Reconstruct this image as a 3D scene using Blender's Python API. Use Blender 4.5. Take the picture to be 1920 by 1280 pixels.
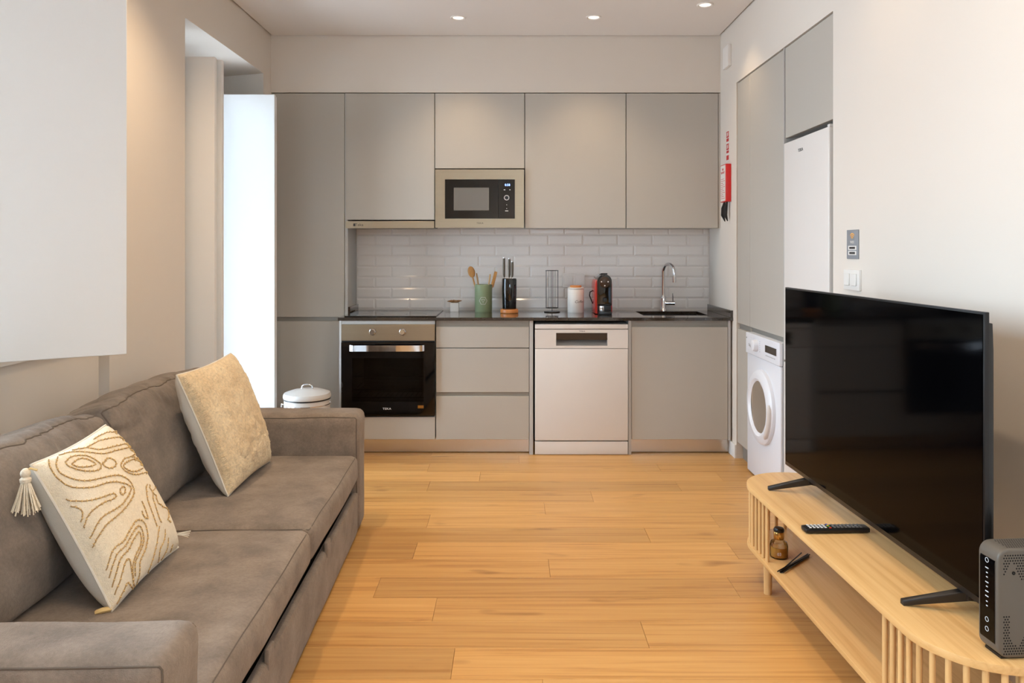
import bpy, bmesh, math, random
from mathutils import Vector, Matrix, noise
random.seed(7)
PI = math.pi
for o in list(bpy.data.objects): bpy.data.objects.remove(o)
SC = bpy.context.scene
COL = SC.collection

# ------------------------------------------------------------ camera, sky, light
F = 1430.0
H = 1.306
cam = bpy.data.cameras.new('camera'); co = bpy.data.objects.new('camera', cam); COL.objects.link(co)
cam.sensor_width = 36; cam.lens = 36*F/1920; cam.shift_y = -172/1920; cam.clip_start = 0.05
co.location = (0, 0, H); co.rotation_euler = (PI/2, 0, 0)
SC.camera = co
w = bpy.data.worlds.new('sky'); SC.world = w; w.use_nodes = True
bg = w.node_tree.nodes['Background']
bg.inputs[1].default_value = 9.0
_N = w.node_tree.nodes; _L = w.node_tree.links
_tc = _N.new('ShaderNodeTexCoord'); _sp = _N.new('ShaderNodeSeparateXYZ'); _cr = _N.new('ShaderNodeValToRGB')
_L.new(_tc.outputs['Generated'], _sp.inputs[0]); _L.new(_sp.outputs['Z'], _cr.inputs[0]); _L.new(_cr.outputs[0], bg.inputs[0])
_cr.color_ramp.elements[0].position = 0.0; _cr.color_ramp.elements[0].color = (.58, .68, .78, 1)
_cr.color_ramp.elements[1].position = 0.12; _cr.color_ramp.elements[1].color = (0.62, 0.82, 1.0, 1)
SC.view_settings.view_transform = 'Standard'; SC.view_settings.look = 'None'
SC.view_settings.gamma = 1; SC.view_settings.use_curve_mapping = False
SC.view_settings.exposure = 1.07
def portal(name, x, y0, y1, z0, z1, rear=False):
    l = bpy.data.lights.new(name, 'AREA'); l.shape = 'RECTANGLE'
    l.size = z1-z0; l.size_y = y1-y0
    l.cycles.is_portal = True
    o = bpy.data.objects.new(name, l); COL.objects.link(o)
    o.location = (x, (y0+y1)/2, (z0+z1)/2); o.rotation_euler = (0, -PI/2, 0)
portal('window_light', -2.10, 0.60, 3.08, 0.94, 2.46)
portal('window_light', -2.10, 3.88, 4.76, 0.0, 2.46)
portal('window_light', -2.10, -1.70, 0.10, 0.94, 2.46)  # portal of the unseen left window added for fill
_l = bpy.data.lights.new('window_light', 'AREA'); _l.shape = 'RECTANGLE'; _l.size = 1.1; _l.size_y = .93; _l.cycles.is_portal = True  # portal of the high window added behind the camera
_o = bpy.data.objects.new('window_light', _l); COL.objects.link(_o); _o.location = (.80, -2.5, 2.085); _o.rotation_euler = (PI/2, 0, PI)
LAMP_W = 25.0
LAMP_C = (1.0, 0.74, 0.47)

# ------------------------------------------------------------ materials
def srgb(r, g, b):
    f = lambda c: (c/255/12.92) if c/255 <= .04045 else ((c/255+.055)/1.055)**2.4
    return (f(r), f(g), f(b), 1)
def mat(name, col, rough=.5, metal=0, bump=0, bscale=200, var=0, vscale=4, stretch=(1,1,1), spec=.5, coat=0, emit=None, estr=1, aniso=0):
    m = bpy.data.materials.new(name); m.use_nodes = True
    nt = m.node_tree; N = nt.nodes; L = nt.links; p = N['Principled BSDF']
    c = srgb(*col) if max(col) > 1 else (*col, 1)
    p.inputs['Base Color'].default_value = c
    p.inputs['Roughness'].default_value = rough; p.inputs['Metallic'].default_value = metal
    p.inputs['Specular IOR Level'].default_value = spec; p.inputs['Coat Weight'].default_value = coat
    p.inputs['Coat Roughness'].default_value = .05
    if emit: p.inputs['Emission Color'].default_value = (*emit, 1); p.inputs['Emission Strength'].default_value = estr
    tc = N.new('ShaderNodeTexCoord'); mp = N.new('ShaderNodeMapping'); mp.inputs['Scale'].default_value = stretch
    L.new(tc.outputs['Object'], mp.inputs[0])
    n = N.new('ShaderNodeTexNoise'); n.inputs['Scale'].default_value = vscale; n.inputs['Detail'].default_value = 5
    L.new(mp.outputs[0], n.inputs['Vector'])
    mx = N.new('ShaderNodeMix'); mx.data_type = 'RGBA'
    v = max(var, .01)
    mx.inputs[6].default_value = tuple(min(1, x*(1-v)) for x in c[:3])+(1,)
    mx.inputs[7].default_value = tuple(min(1, x*(1+v)) for x in c[:3])+(1,)
    L.new(n.outputs['Fac'], mx.inputs[0]); L.new(mx.outputs[2], p.inputs['Base Color'])
    if bump:
        b = N.new('ShaderNodeBump'); b.inputs['Strength'].default_value = bump; b.inputs['Distance'].default_value = .002
        n2 = N.new('ShaderNodeTexNoise'); n2.inputs['Scale'].default_value = bscale; n2.inputs['Detail'].default_value = 3
        L.new(mp.outputs[0], n2.inputs['Vector']); L.new(n2.outputs['Fac'], b.inputs['Height']); L.new(b.outputs[0], p.inputs['Normal'])
    return m
def wood(name, cols, sx=1.0, sy=16.0, rough=.4, rand=.16, knots=True, sz=16.0):
    m = bpy.data.materials.new(name); m.use_nodes = True
    nt = m.node_tree; N = nt.nodes; L = nt.links; p = N['Principled BSDF']
    tc = N.new('ShaderNodeTexCoord'); oi = N.new('ShaderNodeObjectInfo')
    va = N.new('ShaderNodeVectorMath'); va.operation = 'MULTIPLY_ADD'
    cx = N.new('ShaderNodeCombineXYZ')
    for i in range(3): L.new(oi.outputs['Random'], cx.inputs[i])
    va.inputs[1].default_value = (37, 23, 11); L.new(cx.outputs[0], va.inputs[0]); L.new(tc.outputs['Object'], va.inputs[2])
    mp = N.new('ShaderNodeMapping'); mp.inputs['Scale'].default_value = (sx, sy, sz); L.new(va.outputs[0], mp.inputs[0])
    n1 = N.new('ShaderNodeTexNoise'); n1.inputs['Scale'].default_value = 1.6; n1.inputs['Detail'].default_value = 7; n1.inputs['Distortion'].default_value = .7; n1.inputs['Roughness'].default_value = .62
    L.new(mp.outputs[0], n1.inputs['Vector'])
    cr = N.new('ShaderNodeValToRGB'); cr.color_ramp.elements[0].position = .28; cr.color_ramp.elements[1].position = .72
    cr.color_ramp.elements[0].color = srgb(*cols[0]); cr.color_ramp.elements[1].color = srgb(*cols[2])
    e = cr.color_ramp.elements.new(.48); e.color = srgb(*cols[1])
    L.new(n1.outputs['Fac'], cr.inputs[0])
    out = cr.outputs[0]
    if knots:
        mp2 = N.new('ShaderNodeMapping'); mp2.inputs['Scale'].default_value = (2.2, 7, 7); L.new(va.outputs[0], mp2.inputs[0])
        n3 = N.new('ShaderNodeTexNoise'); n3.inputs['Scale'].default_value = 1.4; n3.inputs['Detail'].default_value = 2; L.new(mp2.outputs[0], n3.inputs['Vector'])
        c3 = N.new('ShaderNodeValToRGB'); c3.color_ramp.elements[0].position = .66; c3.color_ramp.elements[1].position = .8
        L.new(n3.outputs['Fac'], c3.inputs[0])
        mm = N.new('ShaderNodeMix'); mm.data_type = 'RGBA'; mm.blend_type = 'MULTIPLY'; mm.inputs[7].default_value = (.52, .45, .38, 1)
        L.new(c3.outputs[0], mm.inputs[0]); L.new(out, mm.inputs[6]); out = mm.outputs[2]
    hs = N.new('ShaderNodeHueSaturation'); mr = N.new('ShaderNodeMapRange'); mr.inputs[3].default_value = 1-rand; mr.inputs[4].default_value = 1+rand*.6
    L.new(oi.outputs['Random'], mr.inputs[0]); L.new(mr.outputs[0], hs.inputs['Value']); L.new(out, hs.inputs['Color'])
    L.new(hs.outputs[0], p.inputs['Base Color']); p.inputs['Roughness'].default_value = rough
    b = N.new('ShaderNodeBump'); b.inputs['Strength'].default_value = .12; b.inputs['Distance'].default_value = .001
    L.new(n1.outputs['Fac'], b.inputs['Height']); L.new(b.outputs[0], p.inputs['Normal'])
    return m
def fabricmat(name, c1, c2, fine=.10, bs=.5):
    m = bpy.data.materials.new(name); m.use_nodes = True
    nt = m.node_tree; N = nt.nodes; L = nt.links; p = N['Principled BSDF']
    tc = N.new('ShaderNodeTexCoord')
    def nz(sc, det, out=tc.outputs['Object']):
        n = N.new('ShaderNodeTexNoise'); n.inputs['Scale'].default_value = sc; n.inputs['Detail'].default_value = det; n.inputs['Roughness'].default_value = .65
        L.new(out, n.inputs['Vector']); return n.outputs['Fac']
    a = nz(7, 6); b = nz(110, 3); c = nz(420, 2)
    r = N.new('ShaderNodeValToRGB'); r.color_ramp.elements[0].position = .34; r.color_ramp.elements[1].position = .66
    r.color_ramp.elements[0].color = srgb(*c1); r.color_ramp.elements[1].color = srgb(*c2); L.new(a, r.inputs[0])
    mr = N.new('ShaderNodeMapRange'); mr.inputs[1].default_value = .3; mr.inputs[2].default_value = .7; mr.inputs[3].default_value = 1-fine; mr.inputs[4].default_value = 1+fine; L.new(b, mr.inputs[0])
    hs = N.new('ShaderNodeHueSaturation'); L.new(r.outputs[0], hs.inputs['Color']); L.new(mr.outputs[0], hs.inputs['Value'])
    L.new(hs.outputs[0], p.inputs['Base Color']); p.inputs['Roughness'].default_value = .95; p.inputs['Specular IOR Level'].default_value = .15
    p.inputs['Sheen Weight'].default_value = .15
    bp = N.new('ShaderNodeBump'); bp.inputs['Strength'].default_value = bs; bp.inputs['Distance'].default_value = .003
    ad = N.new('ShaderNodeMath'); L.new(b, ad.inputs[0]); L.new(c, ad.inputs[1]); L.new(ad.outputs[0], bp.inputs['Height']); L.new(bp.outputs[0], p.inputs['Normal'])
    return m
def glass(name, tint, ior=1.5, rough=.02):
    m = bpy.data.materials.new(name); m.use_nodes = True
    nt = m.node_tree; N = nt.nodes; L = nt.links; N.remove(N['Principled BSDF'])
    t = N.new('ShaderNodeBsdfTransparent'); t.inputs[0].default_value = (*tint, 1)
    g = N.new('ShaderNodeBsdfGlossy'); g.inputs['Roughness'].default_value = rough
    fr = N.new('ShaderNodeFresnel'); fr.inputs[0].default_value = ior
    mx = N.new('ShaderNodeMixShader'); L.new(fr.outputs[0], mx.inputs[0]); L.new(t.outputs[0], mx.inputs[1]); L.new(g.outputs[0], mx.inputs[2])
    L.new(mx.outputs[0], N['Material Output'].inputs[0])
    return m
M = dict(
    wall=mat('wall_paint', (222, 213, 202), .85, bump=.05, bscale=400),
    ceil=mat('ceiling_paint', (232, 226, 220), .9),
    grout=mat('grout', (222, 214, 205), .9),
    tile=mat('white_glazed_tile', (240, 234, 228), .09, var=.02, spec=.5),
    cab=mat('greige_laminate', (184, 178, 168), .42, var=.01),
    rail=mat('grey_rail', (150, 146, 138), .4, .3),
    edge=mat('cabinet_carcass', (186, 184, 180), .5),
    steel=mat('brushed_steel', (176, 161, 138), .32, 1, bump=.15, bscale=60, stretch=(1, 40, 40), var=.05),
    plinth=mat('steel_plinth', (214, 208, 200), .3, 1, var=.03),
    chrome=mat('chrome', (215, 215, 218), .08, 1),
    counter=mat('dark_polished_stone', (52, 45, 39), .09, var=.25, vscale=120, spec=.6, coat=.6),
    blackglass=mat('black_glass', (6, 6, 7), .04, spec=.6, coat=.3),
    black=mat('black_plastic', (16, 16, 17), .35),
    void=mat('dark_gap', (8, 8, 8), .9),
    white=mat('white_enamel', (226, 220, 214), .3),
    whitew=mat('washer_white', (228, 230, 236), .3),
    shut=mat('white_lacquer', (233, 233, 231), .45),
    fabric=fabricmat('grey_brown_fabric', (116, 104, 93), (146, 132, 119)),
    fabric2=fabricmat('back_cushion_fabric', (112, 102, 93), (140, 128, 117)),
    seam=mat('seam_thread', (100, 90, 80), .95),
    cream=fabricmat('cream_cotton', (234, 220, 194), (243, 232, 210), .06, .6),
    creamb=mat('cream_backing', (226, 219, 206), .9, bump=.3, bscale=500, spec=.1),
    cord=mat('gold_cord', (178, 146, 98), .8, var=.3, vscale=90),
    cordl=mat('gold_stitch', (232, 200, 138), .7),
    boucle=fabricmat('boucle', (222, 196, 156), (240, 220, 184), .16, 1.0),
    tvb=mat('tv_bezel', (30, 29, 30), .35, .4),
    screen=mat('tv_screen', (3, 3, 4), .07, spec=.06),
    tvfoot=mat('tv_foot', (30, 26, 24), .4),
    bam=wood('bamboo', [(206, 158, 98), (222, 178, 118), (230, 190, 130)], .8, 26, .42, .05, False, 26),
    bams=wood('bamboo_slat', [(204, 158, 100), (220, 178, 120), (228, 190, 132)], 26, 26, .45, .08, False, .8),
    floor=wood('oak_laminate', [(172, 120, 62), (202, 152, 88), (214, 168, 104)], .7, 26, .36, .16),
    utwood=wood('utensil_wood', [(168, 112, 52), (196, 138, 72), (210, 154, 90)], 20, 20, .5, .1, False, 4),
    block=wood('block_wood', [(176, 104, 48), (196, 124, 62), (206, 138, 76)], 6, 16, .4, .05, False),
    green=mat('sage_enamel', (142, 156, 120), .4),
    red=mat('red_plastic', (206, 26, 24), .35),
    redd=mat('coffee_red', (196, 40, 30), .25, coat=.4),
    print=mat('label_white', (226, 222, 216), .6),
    ink=mat('dark_ink', (60, 56, 54), .6),
    inkred=mat('red_ink', (190, 40, 40), .6),
    inkw=mat('white_ink', (235, 235, 235), .5),
    gold=mat('gold_metal', (200, 160, 92), .25, 1),
    orange=mat('orange_ink', (240, 172, 70), .5),
    signgrey=mat('sign_grey', (140, 142, 146), .5),
    amber=glass('amber_glass', (.99, .95, .84)),
    pane=glass('window_glass', (.97, .98, .99)),
    ovenglass=glass('oven_glass', (.62, .58, .55)),
    washglass=glass('washer_glass', (.45, .44, .38), ior=1.25),
    liquid=mat('oil', (214, 160, 78), .15),
    router=mat('router_shell', (98, 91, 82), .5, .2),
    led=mat('white_led', (190, 195, 200), .4, emit=(.8, .9, 1), estr=.08),
    blue=mat('blue_display', (90, 120, 255), .4, emit=(.25, .4, 1), estr=2.2),
    bulb=mat('lamp_lens', (255, 240, 220), .4, emit=(1, .92, .82), estr=.55),
    lampw=mat('lamp_trim', (235, 230, 224), .5),
    soil=mat('dried_plant', (160, 118, 78), .8, var=.3, vscale=60),
    micmesh=mat('microwave_mesh', (122, 116, 108), .35, .5),
    drum=mat('washer_drum', (84, 80, 70), .4, .6),
    grey=mat('grey_plastic', (120, 118, 116), .5),
    binw=mat('bin_enamel', (205, 202, 198), .35),
)

# ------------------------------------------------------------ mesh builder
def softpt(u, h, r, puff, amp, fn, freq, seed):
    p = Vector((u[0]*h[0], u[1]*h[1], u[2]*h[2]))
    q = Vector([max(-h[a]+r, min(h[a]-r, p[a])) for a in range(3)])
    d = p-q
    if d.length > 1e-9: d = d.normalized()*max(abs(d[0]), abs(d[1]), abs(d[2]))
    p = q+d
    for a in range(3):
        b, c = (a+1) % 3, (a+2) % 3
        p[a] += puff[a]*(1-abs(u[b])**2.4)*(1-abs(u[c])**2.4)*u[a]
    if amp: p += noise.noise_vector(Vector((p.x*freq+seed, p.y*freq, p.z*freq)))*amp
    if fn: p = fn(p, u)
    return p
def edge_tube(mb, us, r, parent, m='seam', name='piping', n=6):
    """a seam that follows a soft box along the given surface directions"""
    return MB().tube([mb.pt(u) for u in us], r, n).build(name, m, parent, world=False)
def lin(a, b, k): return [tuple(a[q]+(b[q]-a[q])*i/k for q in range(3)) for i in range(k+1)]
class MB:
    def __init__(s): s.v = []; s.f = []
    def add(s, vs, fs):
        b = len(s.v); s.v += [tuple(p) for p in vs]; s.f += [tuple(b+i for i in f) for f in fs]; return s
    def box(s, x0, x1, y0, y1, z0, z1):
        vs = [(x, y, z) for z in (z0, z1) for y in (y0, y1) for x in (x0, x1)]
        return s.add(vs, [(0, 2, 3, 1), (4, 5, 7, 6), (0, 1, 5, 4), (2, 6, 7, 3), (0, 4, 6, 2), (1, 3, 7, 5)])
    def prism(s, poly, a0, a1, axis='z'):
        n = len(poly)
        def P(p, a): return {'z': (p[0], p[1], a), 'y': (p[0], a, p[1]), 'x': (a, p[0], p[1])}[axis]
        s.add([P(p, a0) for p in poly]+[P(p, a1) for p in poly],
              [tuple(range(n))[::-1], tuple(range(n, 2*n))]+[(i, (i+1) % n, n+(i+1) % n, n+i) for i in range(n)])
        return s
    def tube(s, pts, r, n=8, cap=True, closed=False):
        pts = [Vector(p) for p in pts]; m = len(pts)
        rs = r if isinstance(r, (list, tuple)) else [r]*m
        vs = []; up = None
        for i, p in enumerate(pts):
            if closed: d = pts[(i+1) % m]-pts[i-1]
            else: d = pts[min(i+1, m-1)]-pts[max(i-1, 0)]
            if d.length < 1e-9: d = Vector((0, 0, 1))
            d.normalize()
            if up is None:
                up = Vector((0, 0, 1)) if abs(d.z) < .9 else Vector((1, 0, 0))
            a = d.cross(up)
            if a.length < 1e-6: a = d.cross(Vector((0, 1, 0)))
            a.normalize(); b = d.cross(a).normalized(); up = a.cross(d)
            for k in range(n):
                t = 2*PI*k/n; vs.append(p+a*math.cos(t)*rs[i]+b*math.sin(t)*rs[i])
        fs = []
        for i in range(m if closed else m-1):
            j = (i+1) % m
            for k in range(n):
                fs.append((i*n+k, i*n+(k+1) % n, j*n+(k+1) % n, j*n+k))
        if cap and not closed: fs += [tuple(range(n))[::-1], tuple((m-1)*n+k for k in range(n))]
        return s.add(vs, fs)
    def cyl(s, p0, p1, r0, r1=None, n=24): return s.tube([p0, p1], [r0, r0 if r1 is None else r1], n)
    def lathe(s, prof, c=(0, 0, 0), n=32, axis='z', sx=1, sy=1):
        vs = []
        for r, h in prof:
            for k in range(n):
                t = 2*PI*k/n; a = r*math.cos(t)*sx; b = r*math.sin(t)*sy
                if axis == 'z': vs.append((c[0]+a, c[1]+b, c[2]+h))
                elif axis == 'y': vs.append((c[0]+a, c[1]+h, c[2]+b))
                else: vs.append((c[0]+h, c[1]+a, c[2]+b))
        m = len(prof); fs = []
        for i in range(m-1):
            for k in range(n):
                q = (i*n+k, i*n+(k+1) % n, (i+1)*n+(k+1) % n, (i+1)*n+k)
                fs.append(q if axis != 'y' else q[::-1])
        return s.add(vs, fs)
    def ball(s, c, rx, ry=None, rz=None, n=16):
        ry = ry or rx; rz = rz or rx
        b = len(s.v)
        s.lathe([(math.sin(PI*i/10), -math.cos(PI*i/10)) for i in range(11)], (0, 0, 0), n)
        for i in range(b, len(s.v)):
            x, y, z = s.v[i]; s.v[i] = (c[0]+x*rx, c[1]+y*ry, c[2]+z*rz)
        return s
    def soft(s, cx, cy, cz, sx, sy, sz, r=.03, puff=(0, 0, 0), n=(10, 10, 4), amp=0, fn=None, freq=3.0, seed=0):
        """rounded, puffed box centred on c"""
        s.pt = lambda u: softpt(u, (sx/2, sy/2, sz/2), r, puff, amp, fn, freq, seed)+Vector((cx, cy, cz))
        idx = {}; vs = []; fs = []
        def vert(*k):
            if k in idx: return idx[k]
            u = [2*k[a]/n[a]-1 for a in range(3)]
            u = [math.copysign(abs(a)**.8, a) if a else 0 for a in u]
            idx[k] = len(vs); vs.append(tuple(s.pt(u))); return idx[k]
        for a in range(3):
            b, c = (a+1) % 3, (a+2) % 3
            for side in (0, n[a]):
                for i in range(n[b]):
                    for j in range(n[c]):
                        q = []
                        for (di, dj) in ((0, 0), (1, 0), (1, 1), (0, 1)):
                            k = [0, 0, 0]; k[a] = side; k[b] = i+di; k[c] = j+dj; q.append(vert(*k))
                        fs.append(tuple(q if side else q[::-1]))
        return s.add(vs, fs)
    def build(s, name, m, parent=None, bevel=0, smooth=True, seg=2, world=True, angle=40, loc=None):
        vs = s.v
        if parent is not None and world:
            top = parent
            while top.parent: top = top.parent
            L = top.location
            if top.rotation_euler.z == 0: vs = [(a-L.x, b-L.y, c-L.z) for a, b, c in vs]
        me = bpy.data.meshes.new(name); me.from_pydata(vs, [], s.f)
        bm = bmesh.new(); bm.from_mesh(me)
        bmesh.ops.recalc_face_normals(bm, faces=bm.faces)
        if bevel: bmesh.ops.bevel(bm, geom=[e for e in bm.edges if len(e.link_faces) == 2 and e.calc_face_angle(0) > .6], offset=bevel, segments=seg, profile=.6, affect='EDGES')
        bm.to_mesh(me); bm.free()
        if smooth:
            for p in me.polygons: p.use_smooth = True
            me.set_sharp_from_angle(angle=math.radians(angle))
        me.materials.append(M[m] if isinstance(m, str) else m)
        o = bpy.data.objects.new(name, me); COL.objects.link(o)
        if parent is not None: o.parent = parent
        if loc: o.location = loc
        return o
def B(*a): return MB().box(*a)
def thing(name, label, cat, loc=(0, 0, 0), rz=0, group=None):
    o = bpy.data.objects.new(name, None); COL.objects.link(o); o.empty_display_size = .1
    o.location = loc; o.rotation_euler = (0, 0, rz); o['label'] = label; o['category'] = cat
    if group: o['group'] = group
    return o
def lab(o, l): o['label'] = l; return o
def struct(o): o['kind'] = 'structure'; return o
def stuff(o): o['kind'] = 'stuff'; return o
def ch(o): return [c for c in bpy.data.objects if c.parent == o]
def copytree(o, parent=None):
    c = o.copy(); COL.objects.link(c); c.parent = parent
    for k in ch(o): copytree(k, c)
    return c
def text(body, size, loc, m, parent, name='lettering', world=True, extr=.0004, sx=1, shear=0, align='CENTER'):
    """flat letters facing -Y in the thing's frame"""
    cu = bpy.data.curves.new('t', 'FONT'); cu.body = body; cu.size = size; cu.extrude = extr; cu.align_x = align; cu.align_y = 'CENTER'
    cu.resolution_u = 2; cu.shear = shear
    t = bpy.data.objects.new('t', cu); COL.objects.link(t); bpy.context.view_layer.update()
    me0 = t.to_mesh(); mb = MB()
    mb.add([(loc[0]+v.co.x*sx, loc[1]-v.co.z, loc[2]+v.co.y) for v in me0.vertices], [tuple(p.vertices) for p in me0.polygons])
    t.to_mesh_clear(); bpy.data.objects.remove(t)
    return mb.build(name, m, parent, smooth=False, world=world)

# ------------------------------------------------------------ planes of the room
XL, XR = -1.626, 1.406
YB, YU, YC = 5.44, 5.144, 4.864          # back wall, upper fronts, base fronts
ZC = 2.748; YN = -2.4

# floor
fl = struct(B(-2.05, 2.1, YN-.1, 5.6, -.06, -.012).build('floor', 'block', smooth=False))
joints = {0: -.50, 1: -.185, 2: -.461, 3: .424, 4: .165, 5: -.402, 6: .62, 7: -.421, 8: .153, 9: -.522, 10: -.281, 11: .451, 12: -.187}
PW, PLn = .1803, 1.38
shared = {}
j = -5
while True:
    y1 = 4.665-PW*j; y0 = y1-PW
    if y1 < YN: break
    x = joints.get(j, random.uniform(-.6, .6))
    while x > XL: x -= PLn
    xe = 2.03 if (y1 > 3.36 and y0 < 4.77) else XR
    while x < xe:
        a, b = max(x, XL), min(x+PLn, xe)
        if b-a > .01 and y1 < 5.7:
            key = round(b-a, 3)
            if key not in shared:
                g = .0005
                mb = B(g, b-a-g, g, PW-g, -.012, 0)
                o = mb.build('plank', 'floor', fl, bevel=.0007, seg=1, smooth=False, world=False); shared[key] = o.data
            else:
                o = bpy.data.objects.new('plank', shared[key]); COL.objects.link(o); o.parent = fl
            o.location = (a, y0, 0)
        x += PLn
    j += 1
# ceiling with its shadow gap
struct(MB().box(XL+.012, XR-.012, YN+.012, YU-.010, ZC, ZC+.03).box(XL-.45, XR+.7, YN-.1, YB+.1, ZC+.03, ZC+.08).build('ceiling', 'ceil', smooth=False))
# left wall, one window, the French window and an unseen window added for fill
mb = MB()
XO = -2.05
for (a, b) in ((YN, -1.70), (.10, .60), (3.08, 3.793), (5.13, 5.55)): mb.box(XO, XL, a, b, 0, ZC+.03)
mb.prism([(XL, 4.99), (XL, 5.13), (XO, 5.13)], 0, 2.46)
mb.prism([(XL, 3.793), (XL, 5.13), (XO, 5.13), (XO, 3.793)], 2.46, ZC+.03)
for (a, b) in ((-1.70, .10), (.60, 3.08)): mb.box(XO, XL, a, b, 2.46, ZC+.03)
for (a, b) in ((-1.70, .10), (.60, 3.08)): mb.box(XO, -1.669, a, b, 0, .925)
mb.box(XO, XO+.08, 3.793, 3.87, 0, 2.46).box(XO, XO+.08, 4.765, 5.13, 0, 2.46)
struct(mb.build('wall_left', 'wall', smooth=False))
for i, (a, b) in enumerate(((-1.70, .10), (.60, 3.08))):
    struct(B(XO, -1.66, a, b, .925, .943).build('trim_%d' % (i+1), 'shut', smooth=False))
# right wall with the recess of the tall units
mb = MB()
mb.box(XR, XR+.7, YN, 3.34, 0, ZC+.03).box(XR, XR+.7, 4.776, YB+.1, 0, ZC+.03).box(XR, XR+.7, 3.34, 4.776, 2.352, ZC+.03).box(XR+.64, XR+.7, 3.34, 4.776, 0, 2.352)
struct(mb.build('wall_right', 'wall', smooth=False))
struct(MB().box(XO, .25, YN-.1, YN, 0, ZC+.03).box(1.35, XR+.7, YN-.1, YN, 0, ZC+.03).box(.25, 1.35, YN-.1, YN, 0, 1.62).box(.25, 1.35, YN-.1, YN, 2.55, ZC+.03).build('wall_front', 'wall', smooth=False))
wb = struct(MB().box(XL-.1, XR, YB, YB+.1, 0, ZC+.03).box(XL-.001, XR, YU, YB, 2.366, ZC+.03).build('wall_back', 'wall', smooth=False))
struct(B(XR-.012, XR, 4.776, 4.91, 0, .085).build('baseboard_right', 'shut', bevel=.002))
struct(B(XR-.012, XR, YN, 3.34, 0, .085).build('baseboard_right', 'shut', bevel=.002))
struct(B(XL, XL+.012, 3.08, 3.793, 0, .085).build('baseboard_left', 'shut', bevel=.002))
struct(B(XL, XR, YN, YN+.012, 0, .085).build('baseboard_front', 'shut', bevel=.002))
# backsplash tiles
B(-1.108, XR, YB-.003, YB, .86, 1.46).build('grout', 'grout', wb, smooth=False)
tm = {}
TP, RP = .2471, .0757
def tilemesh(wd, ht):
    k = (round(wd, 3), round(ht, 3))
    if k in tm: return tm[k]
    g = .0006; bv = .011
    mb = MB()
    def ring(i, y): return [(g+i, y, g+i), (wd-g-i, y, g+i), (wd-g-i, y, ht-g-i), (g+i, y, ht-g-i)]
    i = min(bv, wd*.35, ht*.35)
    vs = ring(0, 0)+ring(0, -.0010)+ring(i, -.0050)
    fs = [(8, 9, 10, 11)]
    for a in (0, 4):
        for q in range(4): fs.append((a+q, a+(q+1) % 4, a+4+(q+1) % 4, a+4+q))
    mb.add(vs, fs)
    o = mb.build('tile', 'tile', wb, smooth=False, world=False); tm[k] = o
    return o
for r in range(-1, 8):
    z0 = max(.876, .884+RP*r); z1 = min(1.462, .884+RP*(r+1))
    if z1-z0 < .012: continue
    off = .2586 if r % 2 == 0 else .376
    x = off
    while x > -1.108: x -= TP
    while x < XR:
        a, b = max(x, -1.108), min(x+TP, XR)
        if b-a > .01:
            o = tilemesh(b-a, z1-z0)
            if o.get('used'): o2 = bpy.data.objects.new('tile', o.data); COL.objects.link(o2); o2.parent = wb; o = o2
            else: o['used'] = 1
            o.location = (a, YB-.003, z0)
        x += TP
for o in tm.values():
    if 'used' in o: del o['used']

# windows: frames and panes
def window(n, a, b, z0, z1, leaves=2):
    fr = struct(MB().box(XO+.01, XO+.07, a, b, z0, z0+.05).box(XO+.01, XO+.07, a, b, z1-.05, z1).box(XO+.01, XO+.07, a, a+.05, z0, z1).box(XO+.01, XO+.07, b-.05, b, z0, z1).build('window_%d' % n, 'shut', smooth=False))
    wd = (b-a-.10)/leaves
    for i in range(leaves):
        c, d = a+.05+wd*i, a+.05+wd*(i+1)
        e, f = z0+.05, z1-.05
        s_ = MB().box(XO+.02, XO+.065, c, d, e, e+.06).box(XO+.02, XO+.065, c, d, f-.06, f).box(XO+.02, XO+.065, c, c+.055, e, f).box(XO+.02, XO+.065, d-.055, d, e, f).build('sash', 'shut', fr, smooth=False)
        B(XO+.038, XO+.044, c+.055, d-.055, e+.06, f-.06).build('pane', 'pane', s_, smooth=False)
window(1, .60, 3.08, .943, 2.46); window(2, 3.87, 4.765, .01, 2.46); window(3, -1.70, .10, .943, 2.46)  # the last one, behind the camera, is added for fill daylight

fr = struct(MB().box(.25, .31, YN-.09, YN-.03, 1.62, 2.55).box(1.29, 1.35, YN-.09, YN-.03, 1.62, 2.55).box(.77, .83, YN-.09, YN-.03, 1.62, 2.55).box(.25, 1.35, YN-.09, YN-.03, 1.62, 1.68).box(.25, 1.35, YN-.09, YN-.03, 2.49, 2.55).build('window_4', 'shut', smooth=False))  # unseen window added behind the camera, set high, for cool frontal fill
B(.31, .77, YN-.064, YN-.058, 1.68, 2.49).build('pane', 'pane', fr, smooth=False); B(.83, 1.29, YN-.064, YN-.058, 1.68, 2.49).build('pane', 'pane', fr, smooth=False)
# shutters
t = thing('window_shutter', 'large white shutter leaf swung open above the sofa, cut by the left edge', 'shutter', (-1.97, 2.95, .95))
def leaf(p0, p1, z0, z1, th, name, par, m='shut'):
    p0 = Vector(p0); p1 = Vector(p1); d = (p1-p0).normalized(); nrm = Vector((-d.y, d.x))*th
    MBx = MB().prism([tuple(p0), tuple(p1), tuple(p1+nrm), tuple(p0+nrm)], z0, z1)
    return MBx.build(name, m, par, bevel=.0015, seg=1)
leaf((-1.655, 2.385), (-1.313, 2.60), .950, 2.275, .028, 'panel', t)
leaf((-1.97, 2.95), (-1.665, 2.40), .950, 2.275, .028, 'panel', t)
for z in (1.1, 1.6, 2.1): B(-1.672, -1.655, 2.39, 2.405, z, z+.07).build('hinge', 'steel', t)
t = thing('folding_shutter', 'pair of folded beige door-height shutter leaves nearest the sofa in the tall window niche', 'shutter', (-1.75, 3.87, .02))
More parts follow.
